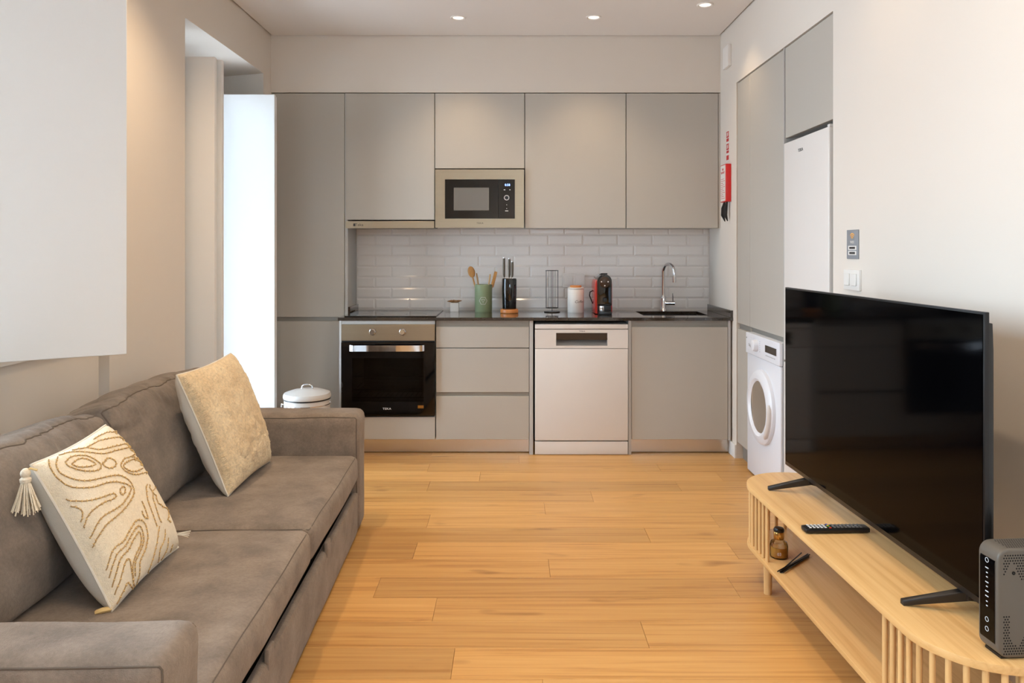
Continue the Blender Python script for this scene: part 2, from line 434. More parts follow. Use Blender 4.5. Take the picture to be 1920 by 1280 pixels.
B(-1.96, -1.495, 3.832, 3.862, .02, 2.275).build('panel', 'shut', t, bevel=.0015, seg=1)
B(-1.96, -1.482, 3.892, 3.922, .02, 2.275).build('panel', 'shut', t, bevel=.0015, seg=1)
t = thing('folding_shutter', 'bright white door-height shutter leaf standing open beside the tall grey cabinet', 'shutter', (-1.75, 4.775, .02))
B(-1.96, -1.482, 4.76, 4.79, .02, 2.275).build('panel', 'shut', t, bevel=.0015, seg=1)
B(-1.96, -1.495, 4.82, 4.85, .02, 2.275).build('panel', 'shut', t, bevel=.0015, seg=1)

# ceiling downlights
lamps = [(-.335, 4.74), (.506, 4.73), (1.137, 4.49), (-1.12, 3.1), (.08, 3.0), (1.02, 2.75), (-.98, 1.5), (.08, 1.5), (1.04, 1.75), (-.75, -.3), (.55, -.3), (-.1, -1.6)]
wt = (1.35, 1.0, .22, .35, 1.0, .5, .6, .9, .9)
proto = None
XLAB = ['recessed ceiling spotlight above the far end of the sofa', 'recessed ceiling spotlight above the middle of the open floor', 'recessed ceiling spotlight above the far end of the television',
        'recessed ceiling spotlight above the near end of the sofa', 'recessed ceiling spotlight above the near open floor, before the television', 'recessed ceiling spotlight by the right wall above the router', 'recessed ceiling spotlight behind the camera on the window side',
        'recessed ceiling spotlight behind the camera on the television side', 'rearmost recessed ceiling spotlight, farthest from the kitchen']
glab = {0: 'small round recessed ceiling spotlight, leftmost of the three over the kitchen', 1: 'small round recessed ceiling spotlight, middle one of the three over the kitchen', 2: 'small round recessed ceiling spotlight nearest the right wall'}
for i, (x, y) in enumerate(lamps):
    if i == 0:
        proto = thing('recessed_downlight', glab[0], 'ceiling light', (x, y, ZC), group='recessed ceiling spotlights')
        MB().lathe([(.033, -.0015), (.036, -.004), (.044, -.006), (.048, -.003), (.048, .001)], (x, y, ZC), 32).build('trim_ring', 'lampw', proto)
        MB().lathe([(.001, -.001), (.020, -.0012), (.034, -.002)], (x, y, ZC), 24).build('lens', 'bulb', proto)
        o = proto
    else:
        o = copytree(proto); o.location = (x, y, ZC)
        o['label'] = glab.get(i, XLAB[i-3])
    l = bpy.data.lights.new('downlight_beam', 'SPOT'); l.energy = LAMP_W*((.7, .65, .3)[i] if i < 3 else wt[i-3]); l.color = LAMP_C
    l.spot_size = math.radians(104 if i < 3 else 125); l.spot_blend = 1.0; l.shadow_soft_size = .035
    lo = bpy.data.objects.new('downlight_beam', l); COL.objects.link(lo); lo.location = (x, y, ZC-.012); lo.visible_glossy = True

# ------------------------------------------------------------ kitchen, back run
def X(px, sc=294.0): return (px-960)/sc
def Z(py, sc=294.0): return H-(py-468)/sc
U = 278.0
# tall cabinet, left end
t = thing('tall_cabinet', 'tall greige cabinet at the left end of the kitchen, behind the round bin', 'cabinet', (-1.36, YU+.15, 0))
MB().box(-1.626, -1.128, YU+.02, YB, .10, 2.362).box(-1.128, -1.108, YU+.004, YB, .0, 2.362).build('body', 'edge', t, smooth=False)
B(-1.608, -1.131, YU, YU+.019, Z(594, U), 2.360).build('door', 'cab', t, bevel=.0012, seg=1)
B(-1.608, -1.131, YU, YU+.019, .10, Z(602, U)).build('door', 'cab', t, bevel=.0012, seg=1)
B(-1.608, -1.131, YU+.017, YU+.022, Z(602, U)-.002, Z(594, U)+.002).build('handle_rail', 'rail', t, smooth=False)
B(-1.626, -1.128, YU+.05, YU+.065, 0, .10).build('plinth', 'plinth', t, smooth=False)
# wall cabinets
GW = 'greige wall cabinets over the worktop'
def wallcab(px0, px1, py0, py1, label):
    x0, x1 = X(px0, U), X(px1, U)
    t = thing('wall_cabinet', label, 'cabinet', ((x0+x1)/2, YU+.15, Z(py1, U)), group=GW)
    B(x0-.002, x1+.002, YU+.02, YB-.012, Z(py1, U)+.001, 2.362).build('body', 'edge', t, smooth=False)
    B(x0, x1, YU, YU+.019, Z(py1, U), 2.360).build('door', 'cab', t, bevel=.0012, seg=1)
    return t
wallcab(648.6, 814.4, 175, 412, 'greige wall cabinet door above the steel extractor hood')
wallcab(815.9, 983.2, 175, 315.5, 'short greige wall cabinet directly above the microwave')
wallcab(984.6, 1173.2, 175, 427.5, 'widest greige wall cabinet, just right of the microwave')
t = wallcab(1174.7, 1346.6, 175, 427.5, 'greige wall cabinet above the sink tap at the right end')
lab(B(X(1347.5, U), XR, YU+.001, YB-.012, Z(427.5, U), 2.360).build('filler_strip', 'cab', t, smooth=False), 'narrow filler strip against the wall')
# hood
t = thing('extractor_hood', 'slim stainless steel extractor hood front under the wall cabinet over the hob', 'hood', (X(731, U), YU+.1, Z(428, U)))
B(X(648.5, U), X(814.5, U), YU-.012, YU+.012, Z(428, U), Z(414.5, U)).build('front_panel', 'steel', t, bevel=.001, seg=1)
B(X(650, U), X(813, U), YU+.012, YB-.03, Z(428, U)+.004, Z(414, U)).build('body', 'grey', t, smooth=False)
text('Teka', .026, (X(674, U), YU-.0122, Z(421.5, U)), 'ink', t, sx=1.1)
B(X(663, U), X(667, U), YU-.0126, YU-.012, Z(424, U), Z(419, U)).build('emblem', 'ink', t, smooth=False)
# microwave
t = thing('built_in_microwave', 'built-in microwave with steel frame and black glass front, clock lit blue', 'microwave', (X(900, U), YU+.1, Z(427, U)))
x0, x1, z0, z1 = X(816.5, U), X(982.5, U), Z(427, U), Z(318, U)
gx0, gx1, gz0, gz1 = X(834.5, U), X(965.5, U), Z(410, U), Z(336.5, U)
mb = MB().box(x0, gx0, YU-.016, YU+.006, z0, z1).box(gx1, x1, YU-.016, YU+.006, z0, z1).box(gx0, gx1, YU-.016, YU+.006, z0, gz0).box(gx0, gx1, YU-.016, YU+.006, gz1, z1)
mb.build('frame', 'steel', t, smooth=False)
B(x0+.01, x1-.01, YU+.006, YB-.02, z0+.008, z1-.003).build('body', 'grey', t, smooth=False)
B(gx0+.001, X(934.5, U), YU-.013, YU+.005, gz0+.001, gz1-.001).build('door', 'blackglass', t, smooth=False)
B(X(935, U), gx1-.001, YU-.012, YU+.005, gz0+.001, gz1-.001).build('control_panel', 'blackglass', t, smooth=False)
B(X(851, U), X(917, U), YU-.0137, YU-.013, Z(394.5, U), Z(352, U)).build('window_mesh', 'micmesh', t, smooth=False)
MB().lathe([(.0205, 0), (.0205, -.008), (.018, -.012), (.013, -.012), (.012, -.006), (.001, -.006)], (X(950, U), YU-.012, Z(371, U)), 28, 'y').build('dial', 'chrome', t)
MB().lathe([(.0115, -.0075), (.001, -.0075)], (X(950, U), YU-.012, Z(371, U)), 24, 'y').build('dial_centre', 'black', t)
text('0:58', .021, (X(951.5, U), YU-.0125, Z(347, U)), 'blue', t, 'clock_display')
for (px, py, w_) in ((946, 356, .010), (956, 356, .008), (950, 384, .006), (950, 391, .004), (950, 395.5, .022)):
    B(X(px, U)-w_/2, X(px, U)+w_/2, YU-.0128, YU-.012, Z(py, U)-.002, Z(py, U)+.002).build('symbol', 'inkw', t, smooth=False)
text('TEKA', .016, (X(900, U), YU-.0162, Z(418.5, U)), 'ink', t, sx=1.2)

# base run
ZT = .875
t = thing('worktop', 'polished dark stone worktop along the back wall', 'worktop', (0, YC+.3, ZT))
y0 = YC-.018
sx0, sx1, sy0, sy1 = .862, 1.292, 5.0, 5.335
mb = MB().box(-1.106, sx0, y0, YB-.004, ZT-.02, ZT).box(sx1, XR, y0, YB-.004, ZT-.02, ZT).box(sx0, sx1, y0, sy0, ZT-.02, ZT).box(sx0, sx1, sy1, YB-.004, ZT-.02, ZT)
mb.build('slab', 'counter', t, smooth=False)
B(XR-.016, XR, y0+.002, YB-.010, ZT, ZT+.045).build('upstand', 'counter', t, bevel=.001, seg=1)
B(-1.107, -1.093, YU+.006, YB-.010, ZT, ZT+.045).build('upstand', 'counter', t, bevel=.001, seg=1)
# sink
t = thing('kitchen_sink', 'dark undermounted sink basin let into the worktop below the tap', 'sink', (1.077, 5.17, ZT-.02))
mb = MB(); a0, a1, b0, b1 = sx0-.004, sx1+.004, sy0-.004, sy1+.004; zb, zt = ZT-.19, ZT-.0205
mb.box(a0, a1, b0, b1, zb, zb+.006).box(a0, a0+.006, b0, b1, zb, zt).box(a1-.006, a1, b0, b1, zb, zt).box(a0, a1, b0, b0+.006, zb, zt).box(a0, a1, b1-.006, b1, zb, zt)
mb.build('basin', 'black', t, smooth=False)
MB().lathe([(.001, .008), (.04, .008), (.043, .005), (.043, 0)], (1.077, 5.2, zb+.006), 24).build('drain', 'chrome', t)
# tap
t = thing('kitchen_tap', 'chrome swan-neck kitchen tap with side lever behind the sink', 'tap', (1.068, 5.385, ZT))
x, y = 1.068, 5.385
MB().lathe([(.024, 0), (.024, .006), (.019, .012), (.019, .085), (.017, .095), (.0115, .11)], (x, y, ZT), 24).build('body', 'chrome', t)
pts = [(x, y, ZT+.10), (x, y, ZT+.27)]+[(x+.026-.026*math.cos(a), y-.06+.06*math.cos(a), ZT+.27+.062*math.sin(a)) for a in [PI*k/10 for k in range(1, 11)]]+[(x+.052, y-.12, ZT+.235)]
MB().tube(pts, .0105, 14).build('spout', 'chrome', t)
MB().cyl((x+.052, y-.12, ZT+.245), (x+.052, y-.12, ZT+.205), .013, .012, 16).build('nozzle', 'chrome', t)
MB().cyl((x+.01, y-.005, ZT+.055), (x+.078, y-.012, ZT+.055), .0145, .0145, 18).build('cartridge', 'chrome', t)
MB().cyl((x+.066, y-.012, ZT+.062), (x+.062, y-.02, ZT+.125), .0035, .003, 8).build('lever', 'chrome', t)
# hob
t = thing('induction_hob', 'flat black glass hob set on the worktop above the oven', 'hob', (-.78, 5.15, ZT))
B(-1.075, -.487, 4.893, 5.40, ZT, ZT+.006).build('glass_plate', 'blackglass', t, bevel=.001, seg=1)
mb = MB()
for (a, b, r) in ((-.93, 5.02, .085), (-.63, 5.03, .07), (-.93, 5.27, .07), (-.63, 5.27, .09)):
    mb.lathe([(r-.0015, 0), (r-.0015, .0004), (r, .0004), (r, 0)], (a, b, ZT+.0061), 40)
stuff(mb.build('zone_marks', 'grey', t))
# carcass / cabinets
def base_unit(name, label, cat, x0, x1, extra=None):
    return thing(name, label, cat, ((x0+x1)/2, YC+.28, 0))
t = base_unit('oven_cabinet', 'greige base cabinet holding the oven, drawer front under the oven door', 'cabinet', X(636), X(816.5))
MB().box(X(636.2), X(640.2), YC, YB-.02, 0, ZT-.021).box(X(816)-.008, X(816)-.001, YC+.02, YB-.02, .1, ZT-.021).box(X(640), X(816)-.008, YC+.02, YB-.02, .095, .24).build('body', 'edge', t, smooth=False)
B(X(640.8), X(815.7), YC, YC+.019, Z(823.5), Z(781.5)).build('drawer', 'cab', t, bevel=.0012, seg=1)
B(X(640), X(992), YC+.05, YC+.062, .005, .094).build('plinth', 'plinth', t, smooth=False)
# oven
t = thing('built_in_oven', 'built-in oven with steel control panel and black glass door', 'oven', (X(728), YC+.28, Z(779)))
ox0, ox1 = X(641), X(815.7)
B(ox0, ox1, YC-.018, YC+.02, Z(638), Z(607.8)).build('control_panel', 'steel', t, bevel=.001, seg=1)
B(ox0, ox1, YC-.004, YC+.03, Z(607.4), ZT-.022).build('top_trim', 'edge', t, smooth=False)
mb = MB(); d0, d1 = Z(778), Z(641)
wx0, wx1, wz0, wz1 = ox0+.07, ox1-.07, d0+.09, d1-.10
mb.box(ox0, wx0, YC-.02, YC+.012, d0, d1).box(wx1, ox1, YC-.02, YC+.012, d0, d1).box(wx0, wx1, YC-.02, YC+.012, d0, wz0).box(wx0, wx1, YC-.02, YC+.012, wz1, d1)
dr = mb.build('door', 'blackglass', t, smooth=False)
B(wx0, wx1, YC-.0198, YC-.012, wz0, wz1).build('window_pane', 'ovenglass', dr, smooth=False)
B(ox0+.002, ox1-.002, YC-.016, YC+.012, Z(640.6), Z(638.4)).build('vent_slot', 'void', t, smooth=False)
mb = MB(); c0, c1, e0, e1 = ox0+.05, ox1-.05, d0+.06, d1-.05; yb = YC+.46
mb.box(c0-.01, c0, YC+.013, yb, e0, e1).box(c1, c1+.01, YC+.013, yb, e0, e1).box(c0, c1, YC+.013, yb, e0-.01, e0).box(c0, c1, YC+.013, yb, e1, e1+.01).box(c0, c1, yb, yb+.01, e0, e1)
mb.build('cavity', 'void', t, smooth=False)
for z in (Z(708), Z(733), Z(748)):
    mb = MB().tube([(c0, YC+.05, z), (c1, YC+.05, z)], .004, 6).tube([(c0, YC+.42, z), (c1, YC+.42, z)], .004, 6)
    for k in range(15): mb.tube([(c0+.02+k*(c1-c0-.04)/14, YC+.05, z), (c0+.02+k*(c1-c0-.04)/14, YC+.42, z)], .002, 5)
    mb.build('rack', 'chrome', t)
zh = Z(651)
hb = MB()
hp = [(X(657), YC-.020), (X(657.6), YC-.040), (X(665), YC-.058), (X(789), YC-.058), (X(796.6), YC-.040), (X(797.4), YC-.020)]
hi = [(X(659.5), YC-.020), (X(660), YC-.038), (X(666), YC-.050), (X(788), YC-.050), (X(794), YC-.038), (X(795), YC-.020)]
hb.prism(hp+hi[::-1], zh-.019, zh+.019)
lab(hb.build('handle', 'chrome', dr), 'polished bar handle')
for px in (699.5, 755.5):
    MB().lathe([(.0225, -.0005), (.001, -.0006)], (X(px), YC-.018, Z(621.5)), 28, 'y').build('knob_shadow_ring', 'ink', t)
    MB().lathe([(.0205, 0), (.0205, -.004), (.019, -.005), (.0175, -.024), (.015, -.027), (.001, -.027)], (X(px), YC-.018, Z(621.5)), 28, 'y').build('knob', 'chrome', t)
    mb = MB()
    for k in range(9):
        a = PI*2*k/9; mb.box(X(px)+.029*math.cos(a)-.001, X(px)+.029*math.cos(a)+.001, YC-.0186, YC-.018, Z(621.5)+.029*math.sin(a)-.001, Z(621.5)+.029*math.sin(a)+.001)
    stuff(mb.build('dial_marks', 'ink', t, smooth=False))
text('TEKA', .018, (X(726.5), YC-.0203, Z(765)), 'inkw', t, sx=1.25)
B(X(784), X(795), YC-.0206, YC-.020, Z(764), Z(758.5)).build('badge', 'gold', t, smooth=False)
# drawers
t = base_unit('drawer_cabinet', 'greige base cabinet with three stacked drawers between oven and dishwasher', 'cabinet', X(817), X(992))
MB().box(X(817), X(991), YC+.021, YB-.02, .1, ZT-.024).box(X(992.6), X(999.5), YC-.002, YB-.02, 0, ZT-.021).build('body', 'edge', t, smooth=False)
for (a, b) in ((612.5, 651.5), (653.2, 735), (742.5, 823.5)):
    B(X(817.6), X(991.8), YC, YC+.019, Z(b), Z(a)).build('drawer', 'cab', t, bevel=.0012, seg=1)
B(X(817.6), X(991.8), YC+.012, YC+.0205, Z(613), ZT-.022).build('handle_rail', 'rail', t, smooth=False)
B(X(817.6), X(991.8), YC+.012, YC+.0205, Z(743.5), Z(734)).build('handle_rail', 'rail', t, smooth=False)
# dishwasher
t = thing('dishwasher', 'white freestanding dishwasher with dark display strip and recessed grip', 'dishwasher', (X(1090), YC+.28, 0))
dx0, dx1 = X(1003), X(1177)
B(dx0+.004, dx1-.004, YC+.03, YB-.03, .03, Z(617)).build('body', 'white', t, smooth=False)
B(dx0, dx1, YC-.012, YB-.03, Z(616), Z(607.5)).build('lid', 'white', t, bevel=.002)
px0, px1, pz0, pz1 = X(1042.5), X(1138.5), Z(647.5), Z(623.5)
mb = MB().box(dx0, px0, YC-.014, YC+.03, Z(652.3), Z(617.2)).box(px1, dx1, YC-.014, YC+.03, Z(652.3), Z(617.2)).box(px0, px1, YC-.014, YC+.03, Z(652.3), pz0).box(px0, px1, YC-.014, YC+.03, pz1, Z(617.2)).box(px0, px1, YC+.02, YC+.03, pz0, pz1)
mb.build('control_panel', 'white', t, smooth=False)
B(px0, px1, YC-.010, YC+.02, Z(636.5), pz1).build('display', mat('smoked_display', (58, 44, 34), .15), t, smooth=False)
MB().prism([(YC-.012, pz0), (YC+.018, pz0+.002), (YC+.018, Z(637))], px0, px1, 'x').build('grip', 'grey', t, smooth=False)
B(dx0, dx1, YC-.014, YC+.03, Z(824.5), Z(653.2)).build('door', 'white', t, bevel=.003)
B(dx0, dx1, YC-.008, YC+.02, Z(851), Z(827)).build('kick_plate', 'white', t, bevel=.002)
text('TEKA', .012, (X(1091), YC-.0143, Z(620.5)), 'ink', t, sx=1.3)
for px in (1012, 1168): MB().cyl((X(px), YC+.06, 0), (X(px), YC+.06, .04), .015, n=12).build('foot', 'black', t)
for px in (1012, 1168): MB().cyl((X(px), YB-.1, 0), (X(px), YB-.1, .04), .015, n=12).build('foot', 'black', t)
# sink cabinet
t = base_unit('sink_cabinet', 'greige base cabinet with one wide door below the sink', 'cabinet', X(1184), X(1370))
MB().box(X(1178.4), X(1183.4), YC-.002, YB-.02, 0, ZT-.021).box(X(1365.3), X(1370), YC+.0, YB-.02, .09, ZT-.021).box(X(1184), X(1365), YC+.15, YB-.02, .1, .12).build('body', 'edge', t, smooth=False)
B(X(1184.3), X(1364.6), YC, YC+.019, Z(823.5), Z(612.8)).build('door', 'cab', t, bevel=.0012, seg=1)
B(X(1184.3), X(1364.6), YC+.012, YC+.0205, Z(613.5), ZT-.022).build('handle_rail', 'rail', t, smooth=False)
B(X(1184.3), X(1370), YC+.05, YC+.062, .005, .094).build('plinth', 'plinth', t, smooth=False)
B(X(999.5), X(1003)+.6, YB-.02, YB-.012, 0, ZT-.021).build('rear_panel', 'void', t, smooth=False)

# sockets on the tiles
def socket(x0, x1, z0, z1, label):
    t = thing('wall_socket', label, 'socket', ((x0+x1)/2, YB-.012, z0))
    B(x0, x1, YB-.020, YB-.0115, z0, z1).build('plate', 'lampw', t, bevel=.0015, seg=1)
    w_ = (x1-x0)/2
    for i in (0, 1): B(x0+w_*i+.012, x0+w_*(i+1)-.006, YB-.0235, YB-.020, z0+.014, z1-.012).build('insert', 'lampw', t, bevel=.001, seg=1)
socket(X(1054, 263), X(1096, 263), Z(538, 263), Z(512, 263), 'double white wall socket on the tiles behind the white canister')
socket(X(903, 263), X(941, 263), Z(556, 263), Z(529, 263), 'white wall socket half hidden between green crock and knife block')

# ---- counter items
def PX(px, D): return (px-960)*D/F
# small planter
D = 5.34; x = PX(852.5, D)
t = thing('small_planter', 'tiny white square pot with dried brown leaves, left of the green crock', 'plant', (x, D, ZT))
MB().prism([(x-.030, D-.030), (x+.030, D-.030), (x+.030, D+.030), (x-.030, D+.030)], ZT, ZT+.062).build('pot', 'print', t, bevel=.003)
mb = MB()
for k in range(11):
    a = k*2.4; r = .052 if k > 3 else .03
    mb.tube([(x, D, ZT+.058), (x+r*.5*math.cos(a), D+r*.5*math.sin(a), ZT+.072), (x+r*math.cos(a), D+r*math.sin(a), ZT+.068+.008*random.random())], [.006, .009, .002], 6)
stuff(mb.build('leaves', 'soil', t))
# crock
D = 5.30; x = PX(906.5, D); r = .0605
t = thing('utensil_crock', 'sage green utensil crock with pale emblem and wooden spoons', 'crock', (x, D, ZT))
MB().lathe([(.001, 0), (r-.003, 0), (r-.001, .003), (r, .15), (r+.0005, .152), (r+.0005, .187), (r-.003, .19), (r-.005, .187), (r-.006, .01), (.001, .01)], (x, D, ZT), 40).build('pot', 'green', t)
mb = MB(); zc = ZT+.08
for k in range(48):
    a = 2*PI*k/48; b = 2*PI*(k+1)/48; q = []
    for (aa, rr) in ((a, .026), (b, .026), (b, .0235), (a, .0235)):
        rad = rr*(1+.08*math.cos(6*aa)); u = rad*math.cos(aa)/r
        q.append((x+(r+.0008)*math.sin(u), D-(r+.0008)*math.cos(u), zc+rad*math.sin(aa)))
    mb.add(q, [(0, 1, 2, 3)])
for (u0, u1, zz) in ((-.012, .012, .008), (-.014, .014, .004), (-.006, .006, -.006), (-.003, .003, -.011)):
    q = [(x+(r+.0008)*math.sin(u/r), D-(r+.0008)*math.cos(u/r), zc+zz+dz) for (u, dz) in ((u0, 0), (u1, 0), (u1, .0018), (u0, .0018))]
    mb.add(q, [(0, 1, 2, 3)])
mb.build('emblem', 'print', t, smooth=False)
def basis(d):
    yv = Vector((0, -1, 0)); yv = (yv-d*yv.dot(d)).normalized(); xv = yv.cross(d)
    return Matrix((xv, yv, d)).transposed()
def utensil(name, label, cat, base, tip, kind, m='utwood'):
    t = thing(name, label, cat, base)
    b = Vector(base); e = Vector(tip); d = (e-b).normalized()
    if kind == 'spoon':
        MB().tube([b, b+(e-b)*.8], [.004, .0055], 8).build('handle', m, t)
        mb = MB(); mb.ball((0, 0, 0), .025, .008, .040)
        R = basis(d); c = b+(e-b)*.86
        mb.v = [tuple(R @ Vector(v)+c) for v in mb.v]; mb.build('bowl', m, t)
    else:
        MB().tube([b, b+(e-b)*.6], [.004, .005], 8).build('handle', m, t)
        mb = MB(); L = (e-b).length
        mb.soft(0, 0, 0, .022 if kind == 'spatula' else .010, .006, L*.42, .003, n=(4, 2, 6))
        R = basis(d); c = b+(e-b)*.79
        mb.v = [tuple(R @ Vector(v)+c) for v in mb.v]; mb.build('blade', m, t)
utensil('wooden_spoon', 'honey-coloured wooden spoon leaning left in the green crock', 'spoon', (x-.02, D, ZT+.02), (PX(881, D), D+.01, H-(500-468)*D/F+.006), 'spoon')
utensil('wooden_spatula', 'dark-edged wooden spatula leaning right in the green crock', 'spatula', (x+.02, D, ZT+.02), (PX(930, D), D, H-(509-468)*D/F), 'spatula')
utensil('pale_stirrer', 'thin pale stirring stick behind the wooden spoon in the crock', 'utensil', (x-.01, D+.02, ZT+.02), (PX(893, D), D+.03, H-(512-468)*D/F), 'stick', 'bams')
utensil('pale_fork', 'pale wooden server leaning right, behind the dark spatula', 'utensil', (x+.012, D+.02, ZT+.02), (PX(919, D), D+.03, H-(514-468)*D/F), 'stick', 'bams')
# knife block
D = 5.20; x = PX(955, D)
t = thing('knife_block', 'glossy black oval knife holder on a round wooden foot', 'knife block', (x, D, ZT))
MB().lathe([(.001, 0), (.058, 0), (.0615, .004), (.0615, .022), (.058, .027), (.001, .027)], (x, D, ZT), 36).build('base', 'block', t)
MB().lathe([(.001, .027), (.045, .027), (.047, .032), (.050, .15), (.050, .228), (.046, .236), (.001, .236)], (x, D, ZT), 36, sy=.85).build('holder', 'blackglass', t)
for i, (px, top, dy, l) in enumerate(((945, 483, 0, 'kitchen knife with grey handle, leftmost in the black holder'), (955, 484.5, 0, 'kitchen knife with grey handle, middle one in the black holder'), (960.5, 490, -.018, 'shorter kitchen knife at the right of the black holder'))):
    xx = PX(px, D); zt = H-(top-468)*D/F; k = thing('kitchen_knife', l, 'knife', (xx, D+dy, ZT+.236), group='knives in the black holder')
    xb = xx+(.004 if i == 0 else -.004)*.5
    MB().tube([(xb, D+dy, ZT+.225), (xb, D+dy, ZT+.245)], .004, 8).build('blade', 'chrome', k)
    MB().tube([(xb, D+dy, ZT+.243), (xx, D+dy, ZT+.26), (xx, D+dy, (ZT+.26+zt)/2), (xx, D+dy, zt-.004)], [.006, .0085, .0095, .0085], 10).build('handle', mat('knife_grip', (92, 84, 74), .35, .6), k)
    MB().tube([(xx, D+dy, zt-.004), (xx, D+dy, zt+.002)], .009, 10).build('end_cap', 'chrome', k)
# capsule stand
D = 5.27; x = PX(1035, D)
t = thing('capsule_stand', 'thin black wire coffee capsule stand on a round foot', 'stand', (x, D, ZT))
MB().lathe([(.001, 0), (.054, 0), (.056, .003), (.054, .006), (.001, .006)], (x, D, ZT), 32).build('base', 'black', t)
mb = MB(); r = .044
zt, zb = H-(507-468)*D/F, ZT+.03
for k in range(8):
    a = 2*PI*k/8+.2; mb.tube([(x+r*math.cos(a), D+r*math.sin(a), zb), (x+r*math.cos(a), D+r*math.sin(a), zt)], .0013, 6)
for z in (zb, zt): mb.tube([(x+r*math.cos(2*PI*k/24), D+r*math.sin(2*PI*k/24), z) for k in range(24)], .0017, 6, closed=True)
mb.tube([(x, D, ZT+.005), (x, D, zt)], .0025, 6).tube([(x-r, D, zb), (x+r, D, zb)], .0015, 6).tube([(x, D-r, zb), (x, D+r, zb)], .0015, 6)
mb.build('wire_cage', 'black', t)
# canister
D = 5.27; x = PX(1079.5, D); r = .0565
t = thing('storage_canister', 'white cylindrical canister with wooden lid and small script', 'canister', (x, D, ZT))
MB().lathe([(.001, 0), (r-.002, 0), (r, .003), (r, .155), (r-.002, .158), (r, .161), (r, .168), (r-.003, .171), (.001, .171)], (x, D, ZT), 40).build('body', 'print', t)
MB().lathe([(.001, .171), (.038, .171), (.040, .174), (.040, .181), (.037, .185), (.001, .185)], (x, D, ZT), 30).build('lid', 'block', t)
tx = text('Coffee', .026, (0, 0, 0), 'ink', t, world=False, shear=.35)
me = tx.data
for v in me.vertices:
    u = (v.co.x+.022)/r; v.co = Vector(((r+.0006)*math.sin(u), -(r+.0006)*math.cos(u), v.co.z+.075))
# coffee machine
D0 = 5.06; x = PX(1131.5, D0)
t = thing('coffee_machine', 'narrow red and black capsule coffee machine beside the white canister', 'coffee machine', (x+.01, D0+.12, ZT))
def arch(x0, x1, z0, z1, n=14):
    r = (x1-x0)/2; c = (x0+x1)/2
    return [(x0, z0), (x1, z0), (x1, z1-r)]+[(c+r*math.cos(PI*k/n), z1-r+r*math.sin(PI*k/n)) for k in range(1, n)]+[(x0, z1-r)]
MB().prism(arch(x-.050, x+.062, ZT+.004, ZT+.252), D0+.03, D0+.27, 'y').build('side_shell', 'redd', t, bevel=.004)
MB().prism(arch(x-.040, x+.056, ZT+.06, ZT+.268), D0+.0, D0+.26, 'y').build('front_shell', 'blackglass', t, bevel=.003)
B(x-.038, x+.054, D0+.015, D0+.05, ZT+.01, ZT+.06).build('front_foot', 'black', t, bevel=.004)
B(x-.036, x+.052, D0-.035, D0+.03, ZT, ZT+.022).build('drip_tray', 'black', t, bevel=.004)
B(x-.028, x+.002, D0-.01, D0+.01, ZT+.022, ZT+.058).build('cup_grid', 'chrome', t, bevel=.002)
B(x-.004, x+.020, D0-.02, D0+.004, ZT+.085, ZT+.11).build('outlet', 'black', t, bevel=.003)
MB().lathe([(.036, 0), (.036, -.004), (.033, -.006), (.001, -.006)], (x+.008, D0, ZT+.215), 30, 'y').build('control_disc', mat('bronze_disc', (70, 54, 42), .3, .5), t)
for (a, b) in ((-.022, .004), (.022, .004), (0, -.022)): MB().lathe([(.0045, 0), (.0045, -.0015), (.001, -.0015)], (x+.008+a, D0-.006, ZT+.215+b), 12, 'y').build('button', 'inkw', t)
MB().tube([(x-.012, D0+.10, ZT+.262), (x-.010, D0+.03, ZT+.270), (x+.026, D0+.03, ZT+.270), (x+.028, D0+.10, ZT+.262)], .005, 8).build('lever', 'black', t)
MB().tube([(x-.048, D0+.20, ZT+.15), (x-.068, D0+.20, ZT+.14), (x-.072, D0+.20, ZT+.115), (x-.062, D0+.20, ZT+.09), (x-.05, D0+.20, ZT+.06)], .004, 8).build('cable', 'black', t)
B(x+.034, x+.046, D0-.002, D0+.002, ZT+.08, ZT+.18).build('painted_highlight', mat('highlight_blue', (50, 66, 84), .1, .4), t, bevel=.001, seg=1)  # highlight on the black front, put in as a blue-grey strip

# ------------------------------------------------------------ right side units (fronts face -X): local x runs toward the camera
RZ = -PI/2
def rthing(name, label, cat, y, z=0, x=XR, group=None): return thing(name, label, cat, (x, y, z), RZ, group)
# local: x = Y0 - worldY ; y = worldX - X0
def RB(o, w0, w1, d0, d1, z0, z1):    # world Y range w0..w1, depth from the wall plane
    L = o.location
    return MB().box(L.y-w1, L.y-w0, d0, d1, z0-L.z, z1-L.z)
t = rthing('tall_cabinet', 'tall greige cabinet with two long doors built into the right wall over the washer', 'cabinet', 4.36)
RB(t, 4.53, 4.772, .03, .60, .1, 2.348).build('body', 'edge', t, smooth=False)
RB(t, 3.945, 4.53, .03, .60, .865, 2.348).build('body', 'edge', t, smooth=False)
RB(t, 4.522, 4.768, .004, .023, .850, 2.344).build('door', 'cab', t, bevel=.0012, seg=1)
RB(t, 3.950, 4.519, .004, .023, .850, 2.344).build('door', 'cab', t, bevel=.0012, seg=1)
RB(t, 4.535, 4.768, .004, .023, .105, .815).build('door', 'cab', t, bevel=.0012, seg=1)
RB(t, 3.950, 4.768, .020, .031, .815, .851).build('handle_rail', 'rail', t, smooth=False)
RB(t, 4.535, 4.772, .04, .055, .0, .103).build('plinth', 'rail', t, smooth=False)
RB(t, 4.521, 4.531, .012, .60, .0, .84).build('side_panel', 'cab', t, smooth=False)
RB(t, 3.938, 3.946, -.002, .60, .0, 2.348).build('side_panel', 'edge', t, smooth=False)
t = rthing('wall_cabinet', 'short greige cabinet above the white fridge in the right wall', 'cabinet', 3.64, 1.88)
RB(t, 3.345, 3.935, .03, .60, 1.885, 2.348).build('body', 'edge', t, smooth=False)
